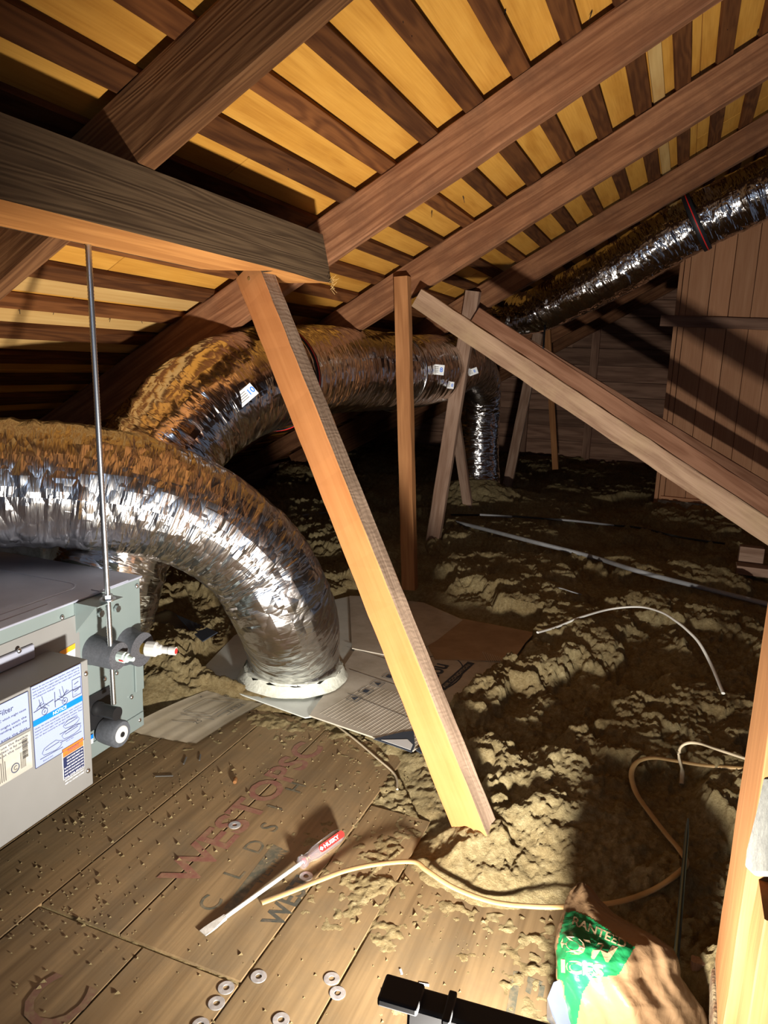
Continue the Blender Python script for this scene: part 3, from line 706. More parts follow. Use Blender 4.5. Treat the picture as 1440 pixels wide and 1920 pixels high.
# ================================================================== DUCTS
def catmull(pts, n):
    P_ = [Vector(p) for p in pts]; P_ = [P_[0]*2-P_[1]]+P_+[P_[-1]*2-P_[-2]]; out = []
    seg = len(P_)-3
    for i in range(n+1):
        t = i/n*seg; k = min(int(t), seg-1); f = t-k; a, b, c_, d = P_[k:k+4]
        out.append(0.5*((2*b)+(c_-a)*f+(2*a-5*b+4*c_-d)*f*f+(3*b-a-3*c_+d)*f**3))
    return out
def duct(name, pts, radii, m, seed=0, crinkle=0.006, nper=110, dens=0.007, parent=None):
    cp = catmull(pts, 400)
    # resample evenly
    S = [0.0]
    for i in range(400): S.append(S[-1]+(cp[i+1]-cp[i]).length)
    tot = S[-1]; n = int(tot/dens); C_ = np.array([list(p) for p in cp]); S = np.array(S)
    s = np.linspace(0, tot, n+1); cen = np.stack([np.interp(s, S, C_[:, k]) for k in range(3)], 1)
    rad = np.interp(s/tot, np.linspace(0, 1, len(radii)), radii)
    T = np.gradient(cen, axis=0); T /= np.linalg.norm(T, axis=1)[:, None]
    a = np.cross(T[0], [0, 0, 1.0]); 
    if np.linalg.norm(a) < 0.1: a = np.cross(T[0], [0, 1.0, 0])
    a /= np.linalg.norm(a); Aa = []
    for i in range(n+1):
        a = a-T[i]*(a @ T[i]); a /= np.linalg.norm(a); Aa.append(a.copy())
    Aa = np.array(Aa); Bb_ = np.cross(T, Aa)
    th = np.linspace(0, 2*np.pi, nper+1)
    SS, TTh = np.meshgrid(s, th, indexing='ij'); R = rad[:, None]
    cx, cy = np.cos(TTh)*0.19, np.sin(TTh)*0.19
    o = seed*13.7
    ph = SS+0.035*(fbm(SS*4+o, cx*9, cy*9, 2)-0.5)*2
    coil = np.abs(np.sin(ph*math.pi/0.055))**0.7                       # wire helix ribs
    fold = -np.abs(fbm(SS*17+o, cx*7, cy*7, 2)-0.5)*1.6
    fine = np.abs(fbm(SS*75+o, cx*22+3, cy*22, 2)-0.5)
    big = fbm(SS*3.5+o, cx*4, cy*4, 2)-0.5
    rr = R*(1+0.07*big)+crinkle*(0.35*coil+2.2*fold-0.5*fine)
    P3 = cen[:, None, :]+(Aa[:, None, :]*np.cos(TTh)[..., None]+Bb_[:, None, :]*np.sin(TTh)[..., None])*rr[..., None]
    nyy = nper+1; idx = np.arange((n+1)*nyy).reshape(n+1, nyy)
    q = np.stack([idx[:-1, :-1], idx[1:, :-1], idx[1:, 1:], idx[:-1, 1:]], -1).reshape(-1, 4)
    me = bpy.data.meshes.new(name); co = P3.reshape(-1, 3)
    me.vertices.add(len(co)); me.vertices.foreach_set('co', co.ravel())
    me.loops.add(len(q)*4); me.loops.foreach_set('vertex_index', q.ravel().astype(np.int32))
    me.polygons.add(len(q)); me.polygons.foreach_set('loop_start', np.arange(0, len(q)*4, 4, dtype=np.int32)); me.polygons.foreach_set('loop_total', np.full(len(q), 4, np.int32))
    me.update(calc_edges=True)
    uvl = me.uv_layers.new(name='UVMap'); uv = np.stack([SS, TTh*0.19+seed*2.3], -1).reshape(-1, 2)[q.ravel()]
    uvl.data.foreach_set('uv', uv.ravel())
    me.materials.append(m); me.polygons.foreach_set('use_smooth', [True]*len(me.polygons))
    ob = bpy.data.objects.new(name, me); COL.objects.link(ob)
    if parent: world_parent(ob, parent)
    return ob, cen, T, rad
PD = lambda x, y, d: P(x, y, D=d)
# near duct: comes in from the left over the cabinet, bends down to the floor register
base1 = P(550, 1262, z=0.04)
d1 = empty('near_foil_duct', (base1.x, base1.y, 0.03)); tag(d1, 'fat silver foil flexible duct in front, bending down to the floor plate', 'duct')
pts1 = [PD(-420, 850, 1.95), PD(-150, 893, 2.0), PD(0, 905, 2.06), PD(140, 912, 2.13), PD(270, 932, 2.21), PD(390, 978, 2.30), PD(480, 1050, 2.38), PD(532, 1140, 2.45), base1+Vector((0, 0, 0.1)), base1+Vector((0, 0, 0.0))]
duct('foil_jacket', pts1, [0.185, 0.185, 0.185, 0.183, 0.178, 0.172, 0.17, 0.17, 0.172, 0.172], M_foil, 1, 0.0055, 150, 0.0055, d1)
c = Comp(); rn = random.Random(8)
prof = [(0, 0.205), (0.25, 0.195), (0.6, 0.190), (1, 0.183)]
c.lathe(base1+Vector((0, 0, -0.005)), base1+Vector((0, 0, 0.030)), prof, M_mastic, 48, caps=True)
for i_, v in enumerate(c.v): c.v[i_] = (v[0]+rn.uniform(-.004, .004), v[1]+rn.uniform(-.004, .004), v[2]+(rn.uniform(-.006, .008) if v[2] > 0.055 else 0))
o = c.build('collar', d1); o['label'] = 'pale mastic-smeared collar'
def ringband(name, cen, T, rad, f, wid, m, parent, extra=0.006, off=0.0):
    n = len(cen); i0 = int(f*(n-1)); c0 = Vector(cen[i0]); t0 = Vector(T[i0]).normalized()
    c = Comp(); c.lathe(c0-t0*wid/2+t0*off, c0+t0*wid/2+t0*off, [(0, rad[i0]+extra-0.004), (0.05, rad[i0]+extra), (0.95, rad[i0]+extra), (1, rad[i0]+extra-0.004)], m, 64, caps=False)
    return c.build(name, parent)
def sticker(name, px, py, D, w_, h_, ang, parent, mark='10', label=None, nrm=None, mk=None):
    O = P(px, py, D=D); n_ = (Vector(CP)-O).normalized() if nrm is None else nrm
    r_ = Vector(rgt)-n_*Vector(rgt).dot(n_); r_.normalize(); u2 = n_.cross(r_)
    r2 = r_*math.cos(ang)+u2*math.sin(ang); u3 = -r_*math.sin(ang)+u2*math.cos(ang)
    c = Comp(); c.poly([O-r2*w_/2-u3*h_/2, O+r2*w_/2-u3*h_/2, O+r2*w_/2+u3*h_/2, O-r2*w_/2+u3*h_/2], M_labw, 0.001, n_)
    e = n_*0.0008
    if mark: c.text(mark, O+e+r2*w_*0.18-u3*h_*0.2, r2, u3, h_*0.45, mk or M_lblue, bold=0.02)
    for k in range(4): c.poly([O+e-r2*w_*0.42+u3*(h_*(0.3-0.17*k)), O+e-r2*w_*0.42+u3*(h_*(0.3-0.17*k)-h_*0.05), O+e+r2*w_*0.08+u3*(h_*(0.3-0.17*k)-h_*0.05), O+e+r2*w_*0.08+u3*(h_*(0.3-0.17*k))][::-1], M_inkg)
    o = c.build(name, parent)
    if label: o['label'] = label
    return o
VD = PD(901, 765, 6.4); VD.z = 0.0
# far trunk duct: rises behind the near one, runs back to the right, drops to the floor
d2 = empty('trunk_foil_duct', P(905, 885, D=7.4)); tag(d2, 'brownish foil duct behind, running back to the right then dropping to the floor', 'duct')
pts2 = [PD(165, 1190, 2.42), PD(205, 1050, 2.42), PD(262, 910, 2.48), PD(345, 795, 2.58), PD(440, 728, 2.75), PD(540, 702, 3.12), PD(640, 694, 3.6), PD(750, 698, 4.1), PD(828, 690, 4.75), PD(872, 682, 5.5), PD(899, 712, 6.15), VD+Vector((0, 0, PD(901, 765, 6.4).z)), VD+Vector((0, 0, 0.45)), VD+Vector((0.02, -0.02, 0.22)), VD+Vector((0.05, -0.06, 0.02))]
ob, cen, T, rad = duct('foil_jacket', pts2, [0.19, 0.19, 0.20, 0.205, 0.205, 0.205, 0.205, 0.21, 0.21, 0.20, 0.185, 0.17, 0.17, 0.18, 0.20], M_foil3, 2, 0.0055, 140, 0.0065, d2)
pxof = lambda c0: 720+FPX*float((c0-CP) @ rgt)/float((c0-CP) @ fwd)
i_a = min((i for i in range(len(cen)) if cen[i][2] > 1.0), key=lambda i: abs(pxof(cen[i])-508)); fa = i_a/(len(cen)-1)
ringband('strap', cen, T, rad, fa, 0.035, M_blkstrap, d2, 0.012)
o = ringband('strap_stripe', cen, T, rad, fa, 0.005, M_redp, d2, 0.0145); o['label'] = 'thin red stripe'
i_c = min(range(len(cen)), key=lambda i: abs(pxof(cen[i])-736)); ringband('joint_band', cen, T, rad, i_c/(len(cen)-1), 0.02, M_foil2, d2, 0.009)
tb = BVHTree.FromPolygons([v.co.copy() for v in ob.data.vertices], [tuple(p.vertices) for p in ob.data.polygons])
def on_duct(px, py):
    dv_ = Vector(ray(px, py)); hit = tb.ray_cast(Vector(CP), dv_.normalized())
    return (hit[3]/dv_.length-0.012) if hit[0] is not None else 4.4
sticker('size_sticker', 461, 741, on_duct(461, 741), 0.075, 0.045, 0.7, d2, '10', 'white sticker with a blue 10')
sticker('size_sticker', 820, 693, on_duct(820, 693), 0.075, 0.055, -0.1, d2, '8', 'white sticker left of the leaning post')
sticker('size_sticker', 843, 722, on_duct(843, 722), 0.05, 0.04, -0.1, d2, '8', 'small white sticker below the other')
sticker('size_sticker', 884, 698, on_duct(884, 698), 0.08, 0.04, 0.35, d2, '8', 'white sticker at the elbow')
# upper duct: runs up to the right under the rafters
d3 = empty('upper_foil_duct', P(1200, 480, D=4.45)); tag(d3, 'shiny foil duct climbing to the right just under the rafters', 'duct')
pts3 = [PD(905, 560, 5.9), PD(930, 578, 5.2), PD(985, 588, 4.95), PD(1060, 558, 4.75), PD(1180, 492, 4.5), PD(1300, 420, 4.3), PD(1440, 352, 4.1), PD(1600, 270, 3.9), PD(1750, 190, 3.7)]
ob, cen, T, rad = duct('foil_jacket', pts3, [0.10, 0.115, 0.13, 0.15, 0.16, 0.162, 0.165, 0.165, 0.165], M_foil2, 3, 0.0045, 120, 0.0065, d3)
cc_ = [abs((Vector(CP)+Vector(fwd)*0 - Vector(c0)).length) for c0 in cen]
i_b = min(range(len(cen)), key=lambda i: abs(720+FPX*float((cen[i]-CP) @ rgt)/float((cen[i]-CP) @ fwd)-1307))
fb = i_b/(len(cen)-1)
ringband('strap', cen, T, rad, fb, 0.045, M_blkstrap, d3, 0.012)
o = ringband('strap_stripe', cen, T, rad, fb, 0.006, M_redp, d3, 0.0145, 0.002); o['label'] = 'thin red stripe'
q = P(1021, 622, D=4.8)
Comp().box(q+Vector((0, 0, -0.06)), (0.012, 0.004, 0.20), M_blkstrap).build('strap_tail', d3)

# ================================================================== FLOOR PLATE, CARDBOARD
def sheet(name, pxs, z, m, th=0.004, label=None, cat=None, parent=None, zs=None):
    pts = []
    for i, p in enumerate(pxs):
        zz_ = zs[i] if zs else z
        pts.append(P(*p, z=zz_))
    o = Comp().poly(pts, m, th).build(name, parent)
    if label: tag(o, label, cat)
    return o
sheet('register_plate', [(364, 1270), (572, 1345), (592, 1342), (792, 1200), (655, 1118), (470, 1160)][::1], 0.024, M_plate, 0.004, 'dull pale metal plate under the collar of the near duct', 'plate')
cbx = empty('flattened_carton', P(800, 1270, z=0.02)); tag(cbx, 'large flattened cardboard carton with printed marks beside the floor plate', 'cardboard')
sheet('carton_panel', [(580, 1341), (775, 1407), (792, 1392), (966, 1240), (905, 1172), (800, 1150), (690, 1180), (652, 1238)], 0.031, M_card, 0.005, parent=cbx)
sheet('carton_flap', [(655, 1117), (700, 1118), (795, 1130), (868, 1162), (820, 1200), (760, 1235), (660, 1215)], 0.036, M_card, 0.004, parent=cbx)
sheet('carton_flap', [(800, 1205), (868, 1160), (1003, 1186), (985, 1205), (962, 1238), (905, 1238), (815, 1236)], 0.042, M_cardd, 0.004, parent=cbx, zs=[.036, .036, .07, .062, .045, .036, .034])
sheet('carton_edge', [(966, 1236), (975, 1236), (880, 1330), (790, 1412), (780, 1406), (868, 1318)], 0.04, M_inkb, 0.003, parent=cbx, zs=[.06, .055, .05, .035, .034, .042])
sheet('carton_corner', [(700, 1385), (772, 1410), (778, 1398), (776, 1370), (756, 1372)], 0.0335, M_inkb, 0.002, parent=cbx)
o = sheet('carton_corner_band', [(715, 1387), (770, 1406), (774, 1396), (764, 1386)], 0.0345, M_labw, 0.0006, parent=cbx)
# corrugation ridges pressed through the panel
c = Comp()
for k in range(26):
    a = P(600+7.0*k, 1338+2.5*k, z=0.0312); b = P(690+7.6*k, 1285+1.9*k, z=0.0312)
    c.tube([a, b], 0.0011, M_card, 5, 0.6)
for k in range(12):
    a = P(905+4.5*k, 1222+1.3*k, z=0.043+0.001*k); b = P(925+3.4*k, 1262-1.5*k, z=0.036)
    c.tube([a, b], 0.0011, M_cardl, 5, 0.6)
o = c.build('corrugation_ridges', cbx); o['kind'] = 'stuff'
# folds
c = Comp()
for a, b in (((655, 1255), (912, 1342)), ((660, 1180), (760, 1210)), ((650, 1212), (752, 1245)), ((652, 1300), (790, 1355))):
    c.tube([P(*a, z=0.0318), P(*b, z=0.0318)], 0.0014, M_inkg, 5, 0.4)
c.build('crease', cbx)
# carton printing: oval mark, black band, symbol boxes
zc = 0.0325
def onz(px, py, z=zc): return P(px, py, z=z)
c = Comp()
oc = onz(812, 1262); Rv = (onz(850, 1222)-onz(778, 1300)); Lr_ = Rv.length; rx = Rv.normalized(); ry = Vector((0, 0, 1)).cross(rx)
ring = []
for k in range(33):
    g = 2*math.pi*k/32; ring.append(oc+rx*math.cos(g)*Lr_*0.42+ry*math.sin(g)*Lr_*0.24)
c.tube(ring, 0.0025, M_inkb, 4, 0.2)
c.text('Cou', oc-rx*0.07-ry*0.03, rx, ry, 0.07, M_inkb, bold=0.02)
p0, p1 = onz(828, 1292), onz(884, 1242); dd = (p1-p0).normalized(); nn = Vector((0, 0, 1)).cross(dd)
c.poly([p0-nn*0.014, p1-nn*0.014, p1+nn*0.016, p0+nn*0.016], M_inkb)
c.text('AIR CONDITION', p0+dd*0.015-nn*0.007+Vector((0, 0, 0.001)), dd, nn, 0.014, M_cardl, fit=(p1-p0).length*0.85)
for k in range(4):
    a = onz(668+22*k, 1316-14*k); s_ = 0.042
    bb = [a, a+dd*s_, a+dd*s_+nn*s_, a+nn*s_]
    c.tube(bb+[bb[0]], 0.0012, M_inkb, 4, 0.2)
    cc0 = (bb[0]+bb[2])/2
    if k % 2: c.poly([cc0-dd*0.012-nn*0.012, cc0+dd*0.012-nn*0.012, cc0+dd*0.012+nn*0.01, cc0-dd*0.012+nn*0.01], M_inkb)
    else: c.poly([cc0-dd*0.014-nn*0.010, cc0+dd*0.014-nn*0.010, cc0+nn*0.014], M_inkb)
c.build('carton_print', cbx)
sheet('dark_carton_flap', [(330, 1152), (408, 1185), (380, 1202), (355, 1180)], 0.12, M_inkb, 0.004, 'dark printed carton scrap behind the cabinet', 'cardboard')
sheet('plastic_sheet', [(268, 1125), (330, 1150), (368, 1205), (345, 1212), (268, 1215)], 0.09, noisy('grey_film', [(0.4, (0.10, 0.09, 0.08)), (0.6, (0.20, 0.18, 0.15))], 12, 4, 0.3), 0.003, 'crumpled grey film lying on insulation behind the cabinet', 'film')
sm = empty('sketched_cardboard', P(380, 1350, z=0)); tag(sm, 'small cardboard piece with a pen sketch beside the cabinet', 'cardboard')
# gently curled small card
def curled():
    A, B, C_, D_ = [P(*p, z=0.0) for p in ((232, 1372), (388, 1303), (500, 1325), (368, 1399))]
    vs = []; fs = []; n = 16
    for i in range(n+1):
        for j in range(n+1):
            u, v = i/n, j/n
            p = (A*(1-u)+B*u)*(1-v)+(D_*(1-u)+C_*u)*v
            p.z = 0.006+0.010*math.sin(u*2.6)+0.012*(v-0.5)**2*2+0.001*math.sin(v*70); vs.append(p)
    for i in range(n):
        for j in range(n): a = i*(n+1)+j; fs.append((a, a+1, a+n+2, a+n+1))
    c = Comp(); c.add(vs, fs, M_cardl, True); c.add([v-Vector((0, 0, 0.003)) for v in vs], [f[::-1] for f in fs], M_cardl)
    o = c.build('card', sm)
    S = lambda u, v: (lambda p, z_: Vector((p.x, p.y, z_)))((A*(1-u)+B*u)*(1-v)+(D_*(1-u)+C_*u)*v, 0.0075+0.010*math.sin(u*2.6)+0.012*(v-0.5)**2*2+0.001)
    c = Comp()
    for path in ([(.48, .28), (.80, .25), (.86, .62), (.50, .68), (.48, .28)], [(.50, .76), (.9, .70)], [(.42, .3), (.44, .78)], [(.28, .35), (.34, .62)], [(.56, .84), (.88, .80)], [(.92, .3), (.95, .6)]):
        pp = []
        for (a, b), (a2, b2) in zip(path[:-1], path[1:]):
            for k in range(6): pp.append(S(a+(a2-a)*k/6, b+(b2-b)*k/6))
        pp.append(S(*path[-1])); c.tube(pp, 0.0012, M_inkg, 4, 0.3)
    dx = (S(.6, .5)-S(.4, .5)).normalized(); dy = Vector((0, 0, 1)).cross(dx)
    for t_, a, b in (('25', .30, .68), ('11 3/4', .62, .84), ('8', .95, .4), ('x', .8, .15)): c.text(t_, S(a, b)+Vector((0, 0, .001)), dx, dy, 0.02, M_inkg)
    c.build('pen_sketch', sm)
curled()

# ================================================================== AIR HANDLER
XF = -1.37                                   # side face of the cabinet
ZT, ZB = 0.575, 0.125
YE = 1.615
ah = empty('air_handler', (XF-0.27, 0.9, ZB)); tag(ah, 'grey metal air handler cabinet hanging at the left with labels and pipes', 'air handler')
Comp().box((XF-0.26, YE-0.70, (ZT+ZB)/2), (0.52, 1.40, ZT-ZB), M_cab, ch=0.003).build('cabinet', ah)
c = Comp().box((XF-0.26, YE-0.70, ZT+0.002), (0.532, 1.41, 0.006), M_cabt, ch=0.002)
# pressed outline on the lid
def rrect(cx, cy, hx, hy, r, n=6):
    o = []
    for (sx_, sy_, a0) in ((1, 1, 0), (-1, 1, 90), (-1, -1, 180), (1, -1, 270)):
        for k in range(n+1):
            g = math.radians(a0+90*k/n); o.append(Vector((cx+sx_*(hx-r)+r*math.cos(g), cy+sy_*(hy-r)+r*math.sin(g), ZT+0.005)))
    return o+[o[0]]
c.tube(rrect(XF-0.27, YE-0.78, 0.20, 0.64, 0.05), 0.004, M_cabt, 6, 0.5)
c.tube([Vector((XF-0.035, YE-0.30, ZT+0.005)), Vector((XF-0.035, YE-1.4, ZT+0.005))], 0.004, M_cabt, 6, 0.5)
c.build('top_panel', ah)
# vertical seams and flange on the side
Comp().box((XF+0.001, 1.20, (ZT+ZB)/2-0.01), (0.003, 0.36, ZT-ZB-0.05), M_box, ch=0.001).build('side_panel', ah)
Comp().box((XF+0.004, YE-0.02, 0.31), (0.006, 0.035, 0.14), M_cab, ch=0.002).build('seam_strip', ah)
Comp().box((XF+0.002, YE-0.14, ZB+0.022), (0.005, 0.27, 0.044), M_cab, ch=0.002).build('bottom_rail', ah)
scm = Comp().lathe((0, 0, 0), (0.004, 0, 0), [(0, 0.0065), (0.3, 0.0065), (0.8, 0.0045), (1, 0.001)], M_screw, 12).build('screw'); sc_me = scm.data; bpy.data.objects.remove(scm)
def screw_at(px, py, X, parent):
    o = bpy.data.objects.new('screw', sc_me); COL.objects.link(o); o.location = P(px, py, X=X); world_parent(o, parent)
for px, py in ((117, 1158), (257, 1099), (197, 1273), (219, 1262), (210, 1291), (247, 1307), (262, 1350), (178, 1331)): screw_at(px, py, XF+0.003, ah)
# hanger bracket
bk = P(204, 1125, X=-1.3)
bw = 0.075
c = Comp()
c.box((XF+0.038, bk.y-0.0, bk.z-0.006), (0.076, bw*1.25, 0.003), M_cab)
c.box((XF+0.002, bk.y, bk.z-0.045), (0.003, bw*1.25, 0.08), M_cab)
c.poly([(XF, bk.y-bw*0.62, bk.z-0.006), (XF+0.07, bk.y-bw*0.62, bk.z-0.006), (XF, bk.y-bw*0.62, bk.z-0.085)], M_cab, 0.003, Vector((0, -1, 0)))
c.build('hanger_bracket', ah)
Comp().box((XF+0.012, bk.y+0.07, bk.z+0.012), (0.026, 0.11, 0.003), M_cabt).build('ledge', ah)
for px, py in ((187, 1150), (218, 1141)):
    q = P(px, py, X=XF+0.004); Comp().cyl(q, q+Vector((0.008, 0, 0)), 0.010, M_steel, 6, smooth=False).build('bolt', ah)
# insulated refrigerant stubs
def stub(px, py, name, Lx, r):
    q = P(px, py, X=XF)
    return q
qa = P(192, 1222, X=XF+0.03); qa.x = XF
fm = Comp(); fm.lathe(qa, qa+Vector((0.085, 0.0, -0.002)), [(0, 0.041), (0.1, 0.039), (0.95, 0.037), (1, 0.036)], M_foam, 32, caps=False)
fm.lathe(qa+Vector((0.085, 0, -0.002)), qa+Vector((0.0851, 0, -0.002)), [(0, 0.036), (1, 0.019)], M_foamd, 32, caps=False)
fm.lathe(qa+Vector((0.085, 0, -0.002)), qa+Vector((0.03, 0, -0.002)), [(0, 0.019), (1, 0.019)], M_foamd, 24)
fm.build('foam_sleeve', ah)
def fitting(q, s, cmat, mmat, L0=0.06):
    c = Comp(); a = q+Vector((L0, 0, 0))
    c.cyl(a, a+Vector((0.030*s, 0, 0)), 0.011*s, mmat, 20)
    c.lathe(a+Vector((0.024*s, 0, 0)), a+Vector((0.075*s, 0, 0)), [(0, 0.013*s), (0.02, 0.0155*s), (0.45, 0.0155*s), (0.5, 0.012*s), (0.62, 0.0125*s), (0.65, 0.008*s), (1, 0.006*s)], cmat, 12, smooth=False)
    return c, a
c, a_ = fitting(qa+Vector((0, 0, -0.002)), 0.95, M_mint, M_cop)
c.box(a_+Vector((0.045, -0.0155, -0.003)), (0.014, 0.001, 0.003), M_redp)
o = c.build('fitting', ah); o['label'] = 'pale green capped fitting in the near foam sleeve'
qb = P(240, 1212, X=XF); qb.x = XF
fm = Comp(); fm.lathe(qb, qb+Vector((0.05, 0.0, 0)), [(0, 0.055), (0.2, 0.05), (0.5, 0.046), (1, 0.048)], M_foam, 32, caps=False)
fm.lathe(qb+Vector((0.05, 0, 0)), qb+Vector((0.0502, 0, 0)), [(0, 0.048), (1, 0.025)], M_foamd, 32, caps=False)
fm.lathe(qb+Vector((0.05, 0, 0)), qb+Vector((0.01, 0, 0)), [(0, 0.025), (1, 0.025)], M_foamd, 24)
fm.build('foam_sleeve', ah)
c = Comp(); a = qb+Vector((0.03, 0, 0.002)); dr2 = Vector((1, 0.25, 0.0)).normalized()
c.cyl(a, a+dr2*0.03, 0.017, M_brass, 12, smooth=False)
c.lathe(a+dr2*0.028, a+dr2*0.115, [(0, 0.019), (0.03, 0.021), (0.34, 0.021), (0.4, 0.016), (0.5, 0.014), (0.55, 0.010), (0.75, 0.010), (0.78, 0.0115), (1, 0.0115)], M_pvcg, 14, smooth=False)
c.cyl(a+dr2*0.1145, a+dr2*0.1165, 0.008, M_redp, 16)
o = c.build('fitting', ah); o['label'] = 'brass fitting with grey cap and red tip'
# drain ports
q = P(190, 1325, X=XF); 
c = Comp(); c.box((XF+0.003, q.y-0.012, q.z), (0.008, 0.085, 0.10), M_blk, ch=0.002)
q2 = P(180, 1328, X=XF+0.006)
c.lathe(q2, q2+Vector((0.072, 0, 0.0)), [(0, 0.020), (0.2, 0.020), (0.22, 0.0175), (0.75, 0.0175), (1, 0.0185)], M_blk, 24, caps=False)
c.lathe(q2+Vector((0.072, 0, 0)), q2+Vector((0.01, 0, 0)), [(0, 0.0185), (0.02, 0.015), (1, 0.015)], M_blk, 24)
c.build('drain_port', ah)
q = P(196, 1368, X=XF+0.01)
c = Comp(); c.lathe(q, q+Vector((0.058, 0, 0)), [(0, 0.034), (0.3, 0.036), (0.92, 0.037), (1, 0.034)], M_foam, 36)
c.lathe(q+Vector((0.056, 0, 0)), q+Vector((0.0605, 0, 0)), [(0, 0.024), (0.9, 0.023), (1, 0.021)], M_pvcg, 32)
c.lathe(q+Vector((0.058, 0, 0)), q+Vector((0.063, 0, 0)), [(0, 0.008), (1, 0.007)], M_blk, 20)
c.build('drain_cap', ah)
# small side labels on the cabinet
def panel_on(X, pxs, m, name, parent, th=0.0008):
    return Comp().poly([P(*p, X=X) for p in pxs], m, th, Vector((1, 0, 0))).build(name, parent)
c = Comp()
F = lambda px, py, X=XF+0.0035: P(px, py, X=X)
c.poly([F(112, 1222), F(141, 1206), F(141, 1236), F(112, 1250)], M_labw, 0.0008, Vector((1, 0, 0)))
c.poly([F(112, 1222, XF+.0042), F(141, 1206, XF+.0042), F(141, 1216, XF+.0042), F(112, 1232, XF+.0042)], M_loy)
o = c.build('warning_label', ah); o['label'] = 'small amber topped label on the cabinet side'
# electrical box
XB = -1.248; ZBT, ZBB = 0.478, 0.150; YB = 1.281
eb = Comp().box(((XB+XF)/2, YB-0.50, (ZBT+ZBB)/2), (XB-XF, 1.0, ZBT-ZBB), M_box, ch=0.0025).build('electrical_box', ah)
Comp().box((XF+0.006, YB-0.30, ZBT+0.018), (0.010, 0.5, 0.035), M_cabt, ch=0.003).build('box_flange', ah)
for px, py in ((161, 1263), (165, 1445)): screw_at(px, py, XB+0.0005, eb)
q = P(36, 1220, X=XF+0.012); screw_at(36, 1220, XF+0.012, eb)
ex = Vector((0, 1, 0)); ez = Vector((0, 0, 1)); XL = XB+0.0012; XT = XB+0.0022
def rect(c, y0, y1, z0, z1, X, m, th=0.0):
    c.poly([(X, y0, z0), (X, y1, z0), (X, y1, z1), (X, y0, z1)], m, th, Vector((1, 0, 0)))
def line(c, y0, z0, y1, z1, wd=0.0006, X=None, m=None):
    d = Vector((0, y1-y0, z1-z0)).normalized(); n_ = Vector((0, -d.z, d.y))*wd; X = X or XT
    a = Vector((X, y0, z0)); b = Vector((X, y1, z1)); c.poly([a-n_, b-n_, b+n_, a+n_], m or M_txt)
def circ(c, y, z, r, wd=0.0006):
    for k in range(16):
        a, b = 2*math.pi*k/16, 2*math.pi*(k+1)/16; line(c, y+r*math.cos(a), z+r*math.sin(a), y+r*math.cos(b), z+r*math.sin(b), wd)
yz = lambda px, py: (P(px, py, X=XL).y, P(px, py, X=XL).z)
y0, z1 = yz(57, 1290); y1, _ = yz(151, 1243); z0 = yz(64, 1443)[1]; z1 = 0.5*(z1+yz(151, 1243)[1])
W_, H_ = y1-y0, z1-z0
c = Comp(); rect(c, y0, y1, z0, z1, XL, M_lab, 0.001)
zb1 = z0+H_*0.585; zb0 = z0+H_*0.515
rect(c, y0, y1, zb0, zb1, XT-0.0003, M_lblue); c.text('NOTICE', (XT+.0002, y0+W_*0.52, zb0+H_*0.018), ex, ez, H_*0.040, M_txtw, align='CENTER', bold=0.01)
for k, t_ in enumerate(('Please do use two spanners together when tightening', 'and servicing the copper pipes from the indoor unit, as', 'using only one would distort the copper pipes and lead', 'to refrigerant leakage!')):
    c.text(t_, (XT, y0+W_*0.03, z1-H_*(0.045+0.036*k)), ex, ez, H_*0.0165, M_txt, fit=W_*(0.93 if k < 3 else 0.42))
for k, t_ in enumerate(('Under the same installation condition, noise volume of', 'bottom air return type is louder or greater than that of rear', 'rear air return type. Use air duct with caution. Thus', 'use air duct material in straight arrangement.')):
    c.text(t_, (XT, y0+W_*0.03, zb0-H_*(0.045+0.036*k)), ex, ez, H_*0.0165, M_txt, fit=W_*(0.95 if k < 3 else 0.85))
line(c, y0+W_*0.44, zb1+H_*0.03, y0+W_*0.44, zb1+H_*0.22, 0.0008)
for cx, s_ in ((0.22, 1), (0.62, -1)):
    yy, zz_ = y0+W_*cx, zb1+H_*0.12
    for k in range(5): line(c, yy-0.02+0.006*k, zz_+0.004*math.sin(k*2), yy-0.005+0.005*k, zz_+0.018*s_*math.cos(k)*0.6, 0.0005)
    line(c, yy-0.028, zz_-0.004, yy+0.028, zz_+0.003, 0.0008); line(c, yy-0.008, zz_, yy-0.012, zz_+0.02); line(c, yy+0.002, zz_, yy-0.004, zz_+0.024)
    circ(c, yy+0.002, zb1+H_*0.045, 0.0078)
line(c, y0+W_*0.22, zb1+H_*0.045, y0+W_*0.228, zb1+H_*0.033); line(c, y0+W_*0.228, zb1+H_*0.033, y0+W_*0.245, zb1+H_*0.06)
line(c, y0+W_*0.605, zb1+H_*0.032, y0+W_*0.65, zb1+H_*0.06); line(c, y0+W_*0.605, zb1+H_*0.06, y0+W_*0.65, zb1+H_*0.032)
for (a, b, e, f_) in ((0.80, 0.98, 0.13, 0.255), (0.80, 0.98, 0.035, 0.12)):
    for (p_, q_) in (((a, e), (b, e)), ((b, e), (b, f_)), ((b, f_), (a, f_)), ((a, f_), (a, e))): line(c, y0+W_*p_[0], zb1+H_*p_[1], y0+W_*q_[0], zb1+H_*q_[1], 0.0005)
    c.text('refrigerant', (XT, y0+W_*(a+0.03), zb1+H_*(e+0.02)), ex, ez, H_*0.009, M_txt); line(c, y0+W_*0.84, zb1+H_*(e+0.06), y0+W_*0.93, zb1+H_*(e+0.075))
rnn = random.Random(2)
